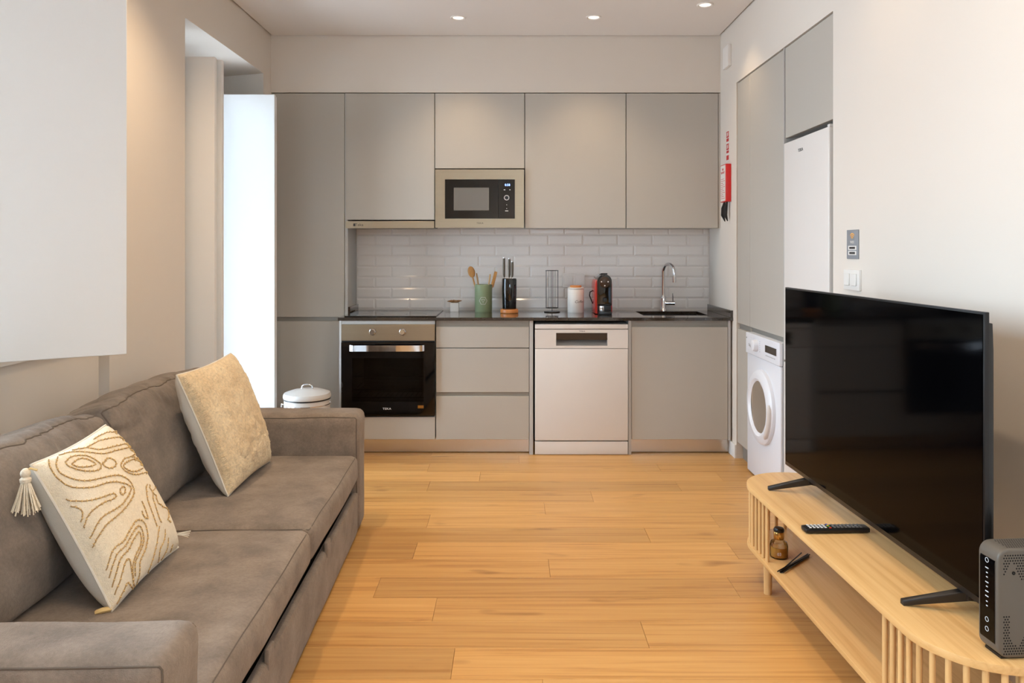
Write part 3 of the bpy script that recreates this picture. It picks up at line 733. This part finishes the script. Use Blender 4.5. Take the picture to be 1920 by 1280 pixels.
RB(t, 3.350, 3.933, .004, .023, 1.880, 2.344).build('door', 'cab', t, bevel=.0012, seg=1)
RB(t, 3.345, 3.353, .012, .6, .0, 1.88).build('side_panel', 'rail', t, smooth=False)
# fridge
t = rthing('fridge', 'tall white fridge standing in the right wall recess behind the television', 'fridge', 3.64)
RB(t, 3.372, 3.928, .05, .60, .02, 1.845).build('body', 'white', t, bevel=.003)
RB(t, 3.372, 3.928, -.006, .046, .74, 1.852).build('door', 'white', t, bevel=.006, seg=3)
RB(t, 3.372, 3.928, -.006, .046, .05, .732).build('door', 'white', t, bevel=.006, seg=3)
RB(t, 3.376, 3.40, .0, .03, 1.852, 1.864).build('hinge', 'white', t, bevel=.002)
for a in (-.22, .22): MB().cyl((a, .1, 0), (a, .1, .03), .02, n=12).build('foot', 'black', t)
text('TEKA', .022, (-.06, -.0066, 1.79), 'ink', t, world=False, sx=1.2)
# washer
t = rthing('washing_machine', 'white front-loading washing machine with round glass door, half behind the television', 'washing machine', 4.228)
L0 = t.location
RB(t, 3.952, 4.512, .0, .56, .012, .822).build('body', 'whitew', t, bevel=.006, seg=3)
RB(t, 3.950, 4.514, -.022, .0, .700, .822).build('control_panel', 'whitew', t, bevel=.006, seg=3)
RB(t, 3.952, 4.512, -.014, .0, .012, .698).build('front_panel', 'whitew', t, bevel=.004, seg=2)
c = (.0, -.014, .435)
RO = .205
MB().lathe([(.138, .0), (.142, -.024), (.158, -.036), (.185, -.034), (RO, -.018), (RO, .0), (.19, .004)], c, 56, 'y').build('door_ring', 'whitew', t)
MB().lathe([(.001, -.009), (.06, -.010), (.11, -.014), (.135, -.020), (.143, -.024)], c, 40, 'y').build('door_glass', 'washglass', t)
MB().lathe([(.001, -.003), (.10, -.003), (.139, -.002)], c, 40, 'y').build('drum', 'drum', t)
MB().tube([(c[0]+.188*math.cos(a), c[1]-.030, c[2]+.188*math.sin(a)) for a in [(.25-1.15*k/10) for k in range(11)]], [.006]+[.013]*9+[.006], 10).build('handle', mat('washer_grip', (214, 206, 200), .35), t)
MB().lathe([(.034, 0), (.034, -.010), (.030, -.026), (.026, -.028), (.001, -.028)], (-.085, -.022, .765), 32, 'y').build('dial', 'whitew', t)
MB().box(.06, .235, -.0235, -.022, .748, .786).build('display', 'blackglass', t, world=False, smooth=False)
MB().box(-.262, -.135, -.0235, -.022, .728, .800).build('detergent_drawer', 'whitew', t, world=False, bevel=.001, seg=1)
text('5 kg', .022, (-.21, -.0238, .752), 'grey', t, world=False)
mb = MB()
for k in range(6): mb.box(-.035, -.028, -.0226, -.022, .735+k*.011, .738+k*.011)
for k in range(7): mb.box(.07+k*.022, .08+k*.022, -.0226, -.022, .728, .732)
stuff(mb.build('panel_marks', 'grey', t, world=False, smooth=False))
for a in (-.22, .22):
    for b in (.06, .5): MB().cyl((a, b, 0), (a, b, .014), .02, n=12).build('foot', 'black', t, world=False)
MB().cyl((-.268, -.0235, .79), (-.268, -.022, .79), .004, n=10).build('indicator', 'ink', t, world=False)
# switch, sign, vent, fire blanket
t = rthing('light_switch', 'white double light switch on the right wall just above the television', 'switch', 3.14, 1.14)
MB().box(-.072, .072, -.010, 0, .0, .084).build('plate', 'print', t, bevel=.002, world=False)
for a in (-.036, .030): MB().box(a-.022, a+.022, -.0145, -.010, .018, .068).build('rocker', 'print', t, bevel=.0015, seg=1, world=False)
t = rthing('wifi_sign', 'small grey internet access sign with orange arcs above the light switch', 'sign', 3.142, 1.268)
MB().box(-.054, .054, -.004, 0, 0, .120).build('plate', 'signgrey', t, bevel=.003, seg=2, world=False)
mb = MB()
for r in (.008, .016, .024):
    for k in range(10):
        a0, a1 = PI/4+PI/2*k/10, PI/4+PI/2*(k+1)/10
        mb.add([((r+d)*math.cos(a), -.0046, .078+(r+d)*math.sin(a)) for (a, d) in ((a0, 0), (a1, 0), (a1, .0045), (a0, .0045))], [(0, 1, 2, 3)])
mb.build('wifi_arcs', 'orange', t, world=False, smooth=False)
text('WIFI', .018, (0, -.0046, .068), 'print', t, world=False)
for z in (.016, .037):
    MB().box(-.037, .037, -.0048, -.004, z, z+.017).build('field', 'print', t, world=False, smooth=False)
    MB().box(-.026, .026, -.0052, -.0048, z+.004, z+.013).build('blacked_out_text', 'ink', t, world=False, smooth=False)
t = rthing('junction_box', 'small white blank box high on the right wall near the ceiling', 'box', 4.95, 2.485)
MB().box(-.062, .062, -.022, 0, 0, .14).build('cover', 'lampw', t, bevel=.004, world=False)
t = rthing('fire_blanket', 'red fire blanket case with white label hanging on the right wall by the kitchen', 'fire blanket', 4.952, 1.38+.235)
MB().box(-.064, .064, -.036, 0, .0, .243).build('case', 'red', t, bevel=.004, world=False)
MB().box(-.055, .057, -.0368, -.036, .006, .237).build('label', 'print', t, world=False, smooth=False)
text('FIRE\nBLANKET', .02, (.0, -.0372, .20), 'inkred', t, world=False)
mb = MB()
for k in range(11): mb.box(-.045, .045-.02*((k*7) % 3), -.0372, -.0368, .022+k*.0125, .025+k*.0125)
stuff(mb.build('printed_lines', 'inkred', t, world=False, smooth=False))
for a in (-.03, .03):
    pr = [(a, -.018, .0), (a-.004, -.026, -.04), (a+.002, -.03, -.085), (a+.012, -.018, -.125)]
    MB().tube(pr, [.006, .013, .012, .003], 8).build('pull_strap', 'black', t, world=False)
t = rthing('safety_sign', 'narrow white strip of small red safety pictograms above the fire blanket', 'sign', 4.965, 1.88)
MB().box(-.030, .030, -.002, 0, 0, .20).build('plate', 'print', t, world=False, smooth=False)
for (z0, z1) in ((.155, .195), (.130, .150), (.075, .115), (.055, .070), (.010, .040)):
    p = MB().box(-.026, .026, -.003, -.002, z0, z1).build('pictogram', 'inkred', t, world=False, smooth=False)
    if z1-z0 > .03:
        MB().box(-.012, -.002, -.0036, -.003, z0+.008, z1-.008).build('symbol', 'print', p, world=False, smooth=False)
        MB().box(.004, .014, -.0036, -.003, z0+.012, z1-.006).build('symbol', 'print', p, world=False, smooth=False)

# ------------------------------------------------------------ round pedal bin
D = 4.68; x = PX(576, D)
t = thing('pedal_bin', 'round off-white lidded bin between sofa and tall cabinet', 'bin', (x, D, 0))
MB().lathe([(.001, 0), (.128, 0), (.132, .01), (.138, .385), (.138, .392), (.001, .392)], (x, D, 0), 48).build('body', 'binw', t)
MB().lathe([(.137, .362), (.1395, .362), (.1395, .366), (.137, .366)], (x, D, 0), 48).build('lower_band', 'chrome', t)
MB().lathe([(.136, .392), (.141, .392), (.141, .400), (.136, .400)], (x, D, 0), 48).build('rim', 'black', t)
MB().lathe([(.001, .400), (.141, .400), (.143, .404), (.143, .418), (.138, .430), (.09, .446), (.04, .454), (.001, .456)], (x, D, 0), 48).build('lid', 'binw', t)
MB().tube([(x-.034, D, .450), (x-.030, D, .470), (x-.015, D, .480), (x+.015, D, .480), (x+.030, D, .470), (x+.034, D, .450)], .005, 10).build('lid_handle', 'chrome', t)
MB().tube([(x-.141, D-.02, .36), (x-.150, D-.02, .365), (x-.150, D-.02, .345)], .005, 8).tube([(x+.141, D-.02, .38), (x+.150, D-.02, .375)], .004, 8).build('carry_handle', 'chrome', t)
B(x-.03, x+.03, D-.165, D-.12, .012, .022).build('pedal', 'black', t, bevel=.002)

# ------------------------------------------------------------ sofa (local: y along its length toward the kitchen, x=0 front, -x to the wall)
rz = math.atan(.032)
sofa = thing('sofa_bed', 'grey-brown fabric two-seat sofa bed along the left wall', 'sofa', (-.633, 1.40, 0), rz)
SL = 2.27; DP = .90
def arm(y0, y1):
    cy = (y0+y1)/2
    mb = MB().soft(-DP/2, cy, .280, DP, y1-y0, .54, .034, (0, .006, .006), (36, 10, 24), amp=.004, freq=5, seed=y0)
    a = mb.build('arm', 'fabric', sofa, world=False, angle=60)
    for sy_ in (-1, 1):
        edge_tube(mb, lin((-.95, sy_, .97), (.97, sy_, .97), 24)+lin((.985, sy_, .94), (.985, sy_, -.95), 16), .0022, a)
arm(.0, .18); arm(SL-.18, SL)
MB().soft(-DP+.05, SL/2, .33, .10, SL-.34, .60, .04, n=(4, 24, 10), amp=.003).build('back_frame', 'fabric', sofa, world=False)
MB().soft(-.44, SL/2, .15, .74, SL-.37, .14, .02, n=(4, 20, 3)).build('base', 'void', sofa, world=False)
for i, (a, b) in enumerate(((.183, 1.163), (1.165, 2.087))):
    def fn(p, u):
        # lower front corner of each cushion, slight dip in the middle
        return p
    mb = MB().soft(-.352, (a+b)/2, .3105, .70, b-a, .125, .030, (.008, .0, .012), (22, 30, 8), amp=.006, freq=4, seed=i*9, fn=fn)
    s_ = mb.build('seat_cushion', 'fabric', sofa, world=False, angle=60)
    edge_tube(mb, lin((-.9, -1, 1), (.99, -1, 1), 16)+lin((1, -.98, 1), (1, .98, 1), 20)+lin((.99, 1, 1), (-.9, 1, 1), 16), .0018, s_)
p_ = MB().soft(-.018, SL/2, .108, .034, SL-.372, .186, .012, (.002, 0, 0), (3, 30, 8), amp=.002, freq=6).build('pull_out_panel', 'fabric', sofa, world=False)
for yy in (.67, 1.42):
    MB().soft(-.004, yy, .205, .016, .055, .060, .007, n=(3, 5, 6)).build('pull_tab', 'fabric', p_, world=False)
for xx in (-.06, -.84):
    for yy in (.06, SL-.06): MB().cyl((xx, yy, 0), (xx, yy, .03), .02, n=12).build('foot', 'black', sofa, world=False)
# back cushions
def backcush(y0, y1, seed):
    cy = (y0+y1)/2; Ly = y1-y0
    def fn(p, u):
        ax = abs(u[1]); q = Vector(p)
        top = max(0, u[2])**2; sd = ax**5
        if u[2] > 0: q.z -= .065*(((1-u[0])/2)**1.3)*u[2]          # the top falls away behind the front seam
        q.z -= .018*(ax**4)*top
        gather = noise.noise(Vector((seed, q.y*42, q.z*5)))
        wr = gather*.015*max(0, (u[2]-.35)/.65)**1.2+noise.noise(Vector((seed+4, q.y*5, q.z*34)))*.020*max(0, (ax-.55)/.45)**1.3
        wr += noise.noise(Vector((q.x*5+seed, q.y*6, q.z*8)))*.014
        q.x += wr; q.z += noise.noise(Vector((q.x*6, q.y*14+seed, 2)))*.012*top
        if ax > .6: q.y -= math.copysign(.014*(noise.noise(Vector((q.x*14, q.z*20, seed)))+.3)*((ax-.6)/.4), u[1])
        q.x -= (q.z+.20)*.24
        return q
    mb = MB().soft(-.690, cy, .583, .22, Ly, .425, .048, (.055, .0, .012), (24, 130, 48), fn=fn)
    o = mb.build('back_cushion', 'fabric2', sofa, world=False, angle=80)
    edge_tube(mb, lin((1, -.98, -.8), (1, -.99, .97), 24)+lin((1, -.97, 1), (1, .97, 1), 60)+lin((1, .99, .97), (1, .98, -.8), 24), .0026, o)
    edge_tube(mb, lin((-1, -.97, 1), (-1, .97, 1), 50), .0026, o)
backcush(.20, 1.145, 3.1); backcush(1.15, 2.08, 8.7)

# ------------------------------------------------------------ throw pillows
def pillow(name, label, corners, T, mf, mbk, border=.0, nz=0, n=30):
    """corners: C (bottom near), D (bottom far), A (top far), B (top near); front = normal side"""
    C, Dd, A, Bb = [Vector(c) for c in corners]
    ctr = (C+Dd+A+Bb)/4
    nr = (Dd-C).cross(Bb-C).normalized()
    if nr.x < 0: nr = -nr
    t = thing(name, label, 'pillow', tuple((C+Dd)/2))
    org = Vector(t.location)
    def S(u, v, side):
        # u,v in -1..1 ; outline slightly drawn in between the corners
        k = .045
        uu = u*(1-k*(1-v*v)); vv = v*(1-k*(1-u*u))
        a, b = (uu+1)/2, (vv+1)/2
        p = C*(1-a)*(1-b)+Dd*a*(1-b)+A*a*b+Bb*(1-a)*b
        h = T*(max(0, 1-u**4)**.38)*(max(0, 1-v**4)**.38)*(.6+.4*(1-(u*u+v*v)/2))
        h *= (1.0 if side > 0 else 1.12)
        if nz: h += (nz*noise.noise(Vector((u*7, v*7, side*3)))+(.0045*noise.noise(Vector((u*26, v*44, 5))) if side > 0 else 0))*(1-max(abs(u), abs(v))**8)
        return p+nr*h*side-org
    for side, m, nm in ((1, mf, 'front_panel'), (-1, mbk, 'back_panel')):
        vs = []; fs = []
        for i in range(n+1):
            for j_ in range(n+1):
                u = math.sin((i/n-.5)*PI); v = math.sin((j_/n-.5)*PI); u = (u+2*i/n-1)/2; v = (v+2*j_/n-1)/2
                vs.append(S(u, v, side))
        for i in range(n):
            for j_ in range(n): fs.append((i*(n+1)+j_, (i+1)*(n+1)+j_, (i+1)*(n+1)+j_+1, i*(n+1)+j_+1))
        MB().add(vs, fs).build(nm, m, t, world=False, angle=80)
    ring = [S(u, -1, 0) for u in [-1+k/10 for k in range(20)]]+[S(1, v, 0) for v in [-1+k/10 for k in range(20)]]+[S(1-k/10, 1, 0) for k in range(20)]+[S(-1, 1-k/10, 0) for k in range(20)]
    MB().tube(ring, .0035, 6, closed=True).build('piping', mbk, t, world=False)
    return t, S, nr
Cc = [(-1.020, 1.945, .385), (-1.034, 2.36, .385), (-1.232, 2.31, .775), (-1.240, 1.965, .752)]
p1, S1, n1 = pillow('throw_pillow', 'cream pillow with gold corded swirl pattern and tassels, nearest the camera', Cc, .085, 'cream', 'creamb')
# corded pattern, traced in the photograph's crop and carried onto the pillow's own plane
grid = []
for _i in range(-48, 49):
    for _j in range(-48, 49):
        _u, _v = _i/48.5, _j/48.5; _p = S1(_u, _v, 1)+Vector(p1.location)
        grid.append((_u, _v, 960+_p.x*F/_p.y, 468+(H-_p.z)*F/_p.y))
def hom(a, b):
    """traced pattern point -> the pillow's own u, v"""
    x, y = a/3.2, 780+b/3.2
    g = sorted(((q[2]-x)**2+(q[3]-y)**2, q[0], q[1]) for q in grid)[:4]
    if g[0][0] > 20: return (9, 9)
    wsum = sum(1/(q[0]+.3) for q in g)
    return (sum(q[1]/(q[0]+.3) for q in g)/wsum, sum(q[2]/(q[0]+.3) for q in g)/wsum)
lines = [
 [(430,285),(470,258),(520,258),(570,285),(540,302),(470,305),(432,290),(430,285)],
 [(390,275),(425,245),(480,235),(540,245),(600,285),(600,315),(560,330),(480,325),(410,300),(390,275)],
 [(345,245),(335,290),(360,340),(430,375),(520,388),(620,368),(700,355),(760,375),(795,420),(800,470),(760,540),(700,600),(640,650),(590,720),(550,790),(510,830)],
 [(290,262),(300,310),(340,370),(400,415),(470,430),(560,425),(640,400),(700,395),(760,410),(785,440),(740,520),(690,560),(620,600),(580,650),(540,730),(480,785)],
 [(212,265),(215,340),(250,420),(330,480),(420,508),(520,508),(600,490),(680,465),(690,490),(620,520),(560,560),(520,610),(500,670),(470,712),(425,715)],
 [(320,540),(380,545),(450,545),(490,575),(485,630),(450,660),(400,672)],
 [(350,235),(430,215),(520,215),(620,225),(700,205),(760,195),(800,215)],
 [(430,205),(520,190),(600,200),(690,180),(750,170),(780,185)],
 [(520,185),(590,150),(650,135),(700,130),(740,150)],
 [(560,140),(610,110),(660,95),(700,110)],
 [(620,280),(650,252),(690,270),(690,300),(650,312),(615,290),(620,280)],
 [(830,330),(780,330),(740,300),(765,272),(810,268),(845,300)],
 [(870,350),(780,345),(725,300),(750,255),(810,250),(850,290)],
 [(720,440),(735,422),(750,435),(745,465),(725,470),(720,440)],
 [(600,1010),(640,910),(680,800),(740,750),(780,680),(820,625),(865,640),(885,720),(870,800),(840,870),(835,950),(815,1010)],
 [(625,1050),(665,930),(700,830),(750,780),(790,710),(825,660),(850,680),(860,750),(835,820),(810,880),(810,960)],
 [(645,1090),(690,960),(720,860),(770,800),(800,740),(835,695),(845,760),(815,830),(795,900),(800,990)],
 [(660,1130),(715,1000),(750,880),(775,860),(790,940),(805,1050)],
 [(680,1160),(740,1050),(765,1000),(795,1040)],
 [(850,510),(870,560),(885,610),(865,605),(850,570)],
 [(875,415),(885,500),(920,600),(940,660)], [(895,440),(925,520),(950,600),(968,640)], [(885,415),(930,480),(970,570),(1020,640)],
 [(990,680),(985,740),(960,800),(945,880),(890,950)], [(955,660),(940,760),(915,860),(885,940)], [(1010,730),(1000,800),(950,890)], [(1035,770),(1010,840),(960,900)],
]
def smooth_line(ps, k=6):
    out = []
    for i in range(len(ps)-1):
        p0 = ps[max(i-1, 0)]; p1_ = ps[i]; p2 = ps[i+1]; p3 = ps[min(i+2, len(ps)-1)]
        for s_ in range(k):
            t_ = s_/k
            out.append(tuple(.5*((2*p1_[a])+(-p0[a]+p2[a])*t_+(2*p0[a]-5*p1_[a]+4*p2[a]-p3[a])*t_*t_+(-p0[a]+3*p1_[a]-3*p2[a]+p3[a])*t_**3) for a in (0, 1)))
    out.append(ps[-1]); return out
mc = MB(); ms = MB()
for ln in lines:
    pts = []
    for (a, b) in smooth_line(ln):
        u, v = hom(a, b)
        if max(abs(u), abs(v)) > .985: continue
        pts.append(S1(u, v, 1)+n1*.001)
    if len(pts) < 2: continue
    mc.tube(pts, .0018, 5)
    acc = 0
    for i in range(1, len(pts)):
        acc += (pts[i]-pts[i-1]).length
        if acc > .011:
            acc = 0; d = (pts[i]-pts[i-1]).normalized(); sd = d.cross(n1).normalized()
            ms.tube([pts[i]-sd*.0036, pts[i]+n1*.0020, pts[i]+sd*.0036], .0012, 4)
stuff(mc.build('corded_pattern', 'cord', p1, world=False)); stuff(ms.build('stitches', 'cordl', p1, world=False))
def tassel(par, pos, L, R, seed, nst=70, spread=1, lean=(0, 0)):
    random.seed(seed); p = Vector(pos)-Vector(par.location)
    h = MB(); h.ball((p.x, p.y, p.z), .012, .012, .013, 12)
    h.lathe([(.007, -.002), (.0135, -.008), (.0125, -.016), (.001, -.016)], (p.x, p.y, p.z-.006), 14)
    o = h.build('tassel', 'cream', par, world=False)
    m_ = MB()
    for k in range(nst):
        a = random.uniform(0, 2*PI); r = R*math.sqrt(random.random())*spread; l = L*random.uniform(.82, 1)
        q0 = p+Vector((math.cos(a)*.008, math.sin(a)*.008, -.018))
        q1 = p+Vector((math.cos(a)*r*.6+lean[0]*.5, math.sin(a)*r*.6+lean[1]*.5, -.018-l*.5)); q2 = p+Vector((math.cos(a)*r+lean[0], math.sin(a)*r+lean[1], -.018-l))
        m_.tube([q0, q1, q2], .0015, 4)
    stuff(m_.build('strands', 'cream', o, world=False))
    MB().tube([p, p+Vector((.01, .002, .012)), p+Vector((.026, .006, .006))], .003, 6).build('cord', 'cordl', o, world=False)
tassel(p1, (-1.228, 1.925, .742), .085, .034, 5)
m_ = MB(); base = S1(.98, -.82, 1)
for k in range(4): m_.tube([base, base+Vector((.02, .004, -.004+.003*k)), base+Vector((.040, .006*k, -.008+.004*k))], .0015, 4)
stuff(m_.build('loose_threads', 'creamb', p1, world=False))
m_ = MB(); base = S1(-.98, -.98, 0)
m_.tube([base, base+Vector((-.02, -.01, .0)), base+Vector((-.035, -.01, -.006))], .007, 6).build('lower_tassel', 'gold', p1, world=False).data.materials[0] = M['cordl']
Cc = [(-1.062, 2.850, .385), (-1.056, 3.325, .385), (-1.206, 3.27, .862), (-1.252, 2.845, .838)]
p2, S2, n2 = pillow('throw_pillow', 'plain cream nubbly woven pillow leaning at the kitchen end of the sofa', Cc, .085, 'boucle', 'creamb', nz=.006, n=110)
m_ = MB(); random.seed(3)
for k in range(150):
    v = -.95+1.9*k/150; b = S2(-.985, v, .6); e = S2(-.93-.03*random.random(), v+random.uniform(-.02, .02), 1)
    m_.tube([b, (b+e)/2+n2*.004, e], .0022, 4)
stuff(m_.build('edge_stitches', 'boucle', p2, world=False))

# ------------------------------------------------------------ TV stand
rzs = math.radians(-88.2)
CX, CY = 1.137, 2.433
st = thing('tv_stand', 'low rounded bamboo television stand with slatted ends', 'tv stand', (CX, CY, 0), rzs)
HL, R_ = .745, .192
def stadium(hl, r, n=20):
    c = hl-r
    return [(c+r*math.cos(a), r*math.sin(a)) for a in [-PI/2+PI*k/n for k in range(n+1)]]+[(-c+r*math.cos(a), r*math.sin(a)) for a in [PI/2+PI*k/n for k in range(n+1)]]
MB().prism(stadium(HL, R_), .360, .380).build('top_board', 'bam', st, bevel=.002, world=False, seg=2)
MB().prism(stadium(HL-.002, R_-.002), .132, .150).build('lower_shelf', 'bam', st, bevel=.002, world=False, seg=2)
slatm = None
def slat(x, y):
    global slatm
    if slatm is None:
        o = MB().cyl((0, 0, .150), (0, 0, .360), .0072, n=12).build('slat', 'bams', st, world=False); slatm = o.data
    else:
        o = bpy.data.objects.new('slat', slatm); COL.objects.link(o); o.parent = st
    o.location = (x, y, 0)
rr = R_-.014; cc = HL-R_; stp = .038
arc = PI*rr; ns = round(arc/stp)
for sgn in (1, -1):
    for k in range(ns+1):
        a = -PI/2+PI*k/ns; slat(sgn*(cc+rr*math.cos(a)), rr*math.sin(a))
    for k in range(1, 4 if sgn > 0 else 5): slat(sgn*(cc-k*stp), -rr); slat(sgn*(cc-k*stp), rr)
MB().box(-.30, .30, rr-.006, rr+.006, .150, .360).build('back_panel', 'bam', st, world=False)
for a in (-.47, .47):
    for b in (-.15, .15):
        MB().cyl((a, b, 0), (a, b, .132), .0145, .016, 20).build('leg', 'bams', st, world=False)

# ------------------------------------------------------------ television
tv = thing('television', 'large flat black television standing on the bamboo stand', 'television', (1.115, 2.445, .380), rzs)
hw, zb, zt = .615, .066, .776
MB().box(-hw, hw, .0, .012, zb, zt).build('bezel', 'tvb', tv, bevel=.002, world=False)
MB().box(-hw+.006, hw-.006, -.0012, .0, zb+.016, zt-.006).build('screen', 'screen', tv, world=False, smooth=False)
MB().soft(0, .030, .42, 1.17, .036, .66, .012, n=(12, 3, 8)).build('back_cover', 'black', tv, world=False)
MB().soft(0, .055, .33, .92, .05, .40, .022, n=(12, 4, 8)).build('electronics_bulge', 'black', tv, world=False)
for (a, b) in ((.451, .51), (-.498, -.443)):
    mb = MB()
    for (yt, yb_, q) in ((-.112, .0, 0), (.135, .02, 1)):
        tx_ = a if q == 0 else b-.02+.0; bx = b
        # a bar that tapers from the tip up to the screen's lower edge
        p0 = Vector((a if q == 0 else a, yt, .006)); p1_ = Vector((b, .045 if q == 0 else .02, zb-.002))
        w_ = .008
        d = (p1_-p0); s_ = Vector((1, 0, 0))*w_
        vs = [p0-s_+Vector((0, 0, -.006)), p0+s_+Vector((0, 0, -.006)), p0+s_+Vector((0, 0, .008)), p0-s_+Vector((0, 0, .008)),
              p1_-s_*1.5+Vector((0, 0, -.024)), p1_+s_*1.5+Vector((0, 0, -.024)), p1_+s_*1.5+Vector((0, 0, .004)), p1_-s_*1.5+Vector((0, 0, .004))]
        mb.add(vs, [(0, 3, 2, 1), (4, 5, 6, 7), (0, 1, 5, 4), (1, 2, 6, 5), (2, 3, 7, 6), (3, 0, 4, 7)])
    mb.build('foot', 'tvfoot', tv, bevel=.0015, seg=1, world=False)

# remote
t = thing('remote_control', 'black television remote control lying across the bamboo stand', 'remote control', (1.063, 2.507, .380), math.radians(2))
MB().soft(0, 0, .0095, .215, .044, .017, .006, n=(16, 5, 4)).build('body', 'black', t, world=False)
random.seed(2)
cols = [mat('key_red', (200, 40, 30), .5), mat('key_green', (40, 150, 60), .5), mat('key_yellow', (220, 190, 40), .5), mat('key_blue', (40, 80, 190), .5)]
keym = {}
def key(x, y, m, sx=.007, sy=.006, kn='key'):
    kk = (str(m), sx)
    if kk not in keym:
        o = MB().box(-sx/2, sx/2, -sy/2, sy/2, 0, .002).build(kn, m, t, world=False, smooth=False); keym[kk] = o.data
    else:
        o = bpy.data.objects.new(kn, keym[kk]); COL.objects.link(o); o.parent = t
    o.location = (x, y, .0175)
for i in range(5):
    for q in (-.012, 0, .012): key(-.088+i*.0125, q, 'inkw')
for q in range(4): key(-.024, -.015+q*.010, cols[q], .006, .006)
for i in range(8):
    for q in (-.012, 0, .012): key(-.008+i*.0125, q, 'grey' if (i+q*100) % 2 else 'signgrey', .0065)

# diffuser bottle and reeds on the lower shelf
t = thing('diffuser_bottle', 'amber glass diffuser bottle with gold neck and black cap on the lower shelf', 'bottle', (1.005, 2.872, .150))
x, y, z = 1.005, 2.872, .150
MB().lathe([(.001, 0), (.030, 0), (.033, .004), (.033, .045), (.029, .058), (.016, .066), (.016, .072)], (x, y, z), 32).build('bottle', 'amber', t)
MB().lathe([(.001, .004), (.0295, .005), (.0295, .040), (.001, .040)], (x, y, z), 28).build('oil', 'liquid', t)
MB().lathe([(.0175, .068), (.019, .070), (.019, .094), (.0175, .096), (.001, .096)], (x, y, z), 28).build('collar', 'gold', t)
MB().lathe([(.0185, .096), (.0195, .098), (.0195, .104), (.016, .110), (.001, .112)], (x, y, z), 28).build('cap', 'black', t)
text('03', .016, (x-.01, y-.0335, z+.022), 'print', t)
random.seed(12)
for k in range(9):
    a = math.radians(46+random.uniform(-5, 5)); c = Vector((1.035+random.uniform(-.008, .008), 2.80+random.uniform(-.008, .008), .1525+(k % 3)*.0036))
    d = Vector((math.cos(a), math.sin(a), 0))*.105
    o = MB().tube([-d, d], .0022, 6).build('diffuser_reed', 'black', None, loc=tuple(c))
    o['label'] = 'thin black diffuser reed lying in the loose bundle beside the amber bottle'; o['category'] = 'reed'; o['group'] = 'black diffuser reeds on the lower shelf'

# router
t = thing('router', 'dark grey upright router with perforated sides and white status lights', 'router', (1.205, 1.760, .380), math.radians(4))
def rrect(x0, x1, z0, z1, r, n=6):
    out = []
    for (cx_, cz_, a0) in ((x1-r, z0+r, -PI/2), (x1-r, z1-r, 0), (x0+r, z1-r, PI/2), (x0+r, z0+r, PI)):
        out += [(cx_+r*math.cos(a0+PI/2*k/n), cz_+r*math.sin(a0+PI/2*k/n)) for k in range(n+1)]
    return out
MB().prism(rrect(-.112, .112, .004, .250, .026), -.033, .033, 'y').build('shell', 'router', t, bevel=.006, seg=3, world=False)
MB().box(-.10, .10, -.026, .026, 0, .006).build('base', 'black', t, world=False)
fp = MB()
fp.v = []
for (yy) in (0,): pass
pts = []
prof = [(-.090, .014), (-.106, .022), (-.1128, .036), (-.1128, .215), (-.106, .234), (-.095, .245)]
vs = []; fs = []
for (a, b) in prof: vs += [(a-.0012, -.024, b), (a-.0012, .024, b)]
for i in range(len(prof)-1): fs.append((2*i, 2*i+1, 2*i+3, 2*i+2))
n0 = len(vs)
MB().add(vs, fs).build('front_strip', 'screen', t, world=False)
for k, z in enumerate((.196, .185, .175, .163, .153, .142, .131, .119, .109)):
    wl = .005 if k in (0, 3, 5, 6) else .0025
    MB().box(-.1148, -.1140, -wl, wl, z-.0011, z+.0011).build('status_light', 'led', t, world=False, smooth=False)
for z in (.214, .078, .056):
    MB().lathe([(.0046, 0), (.0046, -.0006), (.0057, -.0006), (.0057, 0)], (-.1142, .0, z), 20, 'x').build('ring_symbol', 'led', t, world=False)
# perforations: dark hexagonal dots in two ragged fields on the side and the top
mb = MB(); random.seed(4)
for i in range(34):
    for j_ in range(38):
        x_ = -.098+i*.0060+(.003 if j_ % 2 else 0); z_ = .014+j_*.0060
        f1 = .190+.018*math.sin(x_*60)+.012*math.sin(x_*140); f2 = .062+.020*math.sin(x_*50+2)+.012*math.sin(x_*120)
        if x_ > .102 or z_ > .238: continue
        if z_ > f1 or z_ < f2 or (x_ < -.085 and z_ < .10):
            q = [(x_+.0021*math.cos(PI/3*k), -.0333, z_+.0021*math.sin(PI/3*k)) for k in range(6)]
            mb.add(q, [(0, 1, 2, 3, 4, 5)])
for i in range(30):
    for j_ in range(8):
        x_ = -.082+i*.0057+(.003 if j_ % 2 else 0); y_ = -.022+j_*.0062
        mb.add([(x_+.002*math.cos(PI/3*k), y_+.002*math.sin(PI/3*k), .2503) for k in range(6)], [(0, 1, 2, 3, 4, 5)])
stuff(mb.build('perforations', 'void', t, world=False, smooth=False))
MB().lathe([(.001, -.0336), (.004, -.0336), (.004, -.033)], (-.075, 0, .196), 14, 'y').build('screw_hole', 'void', t, world=False)
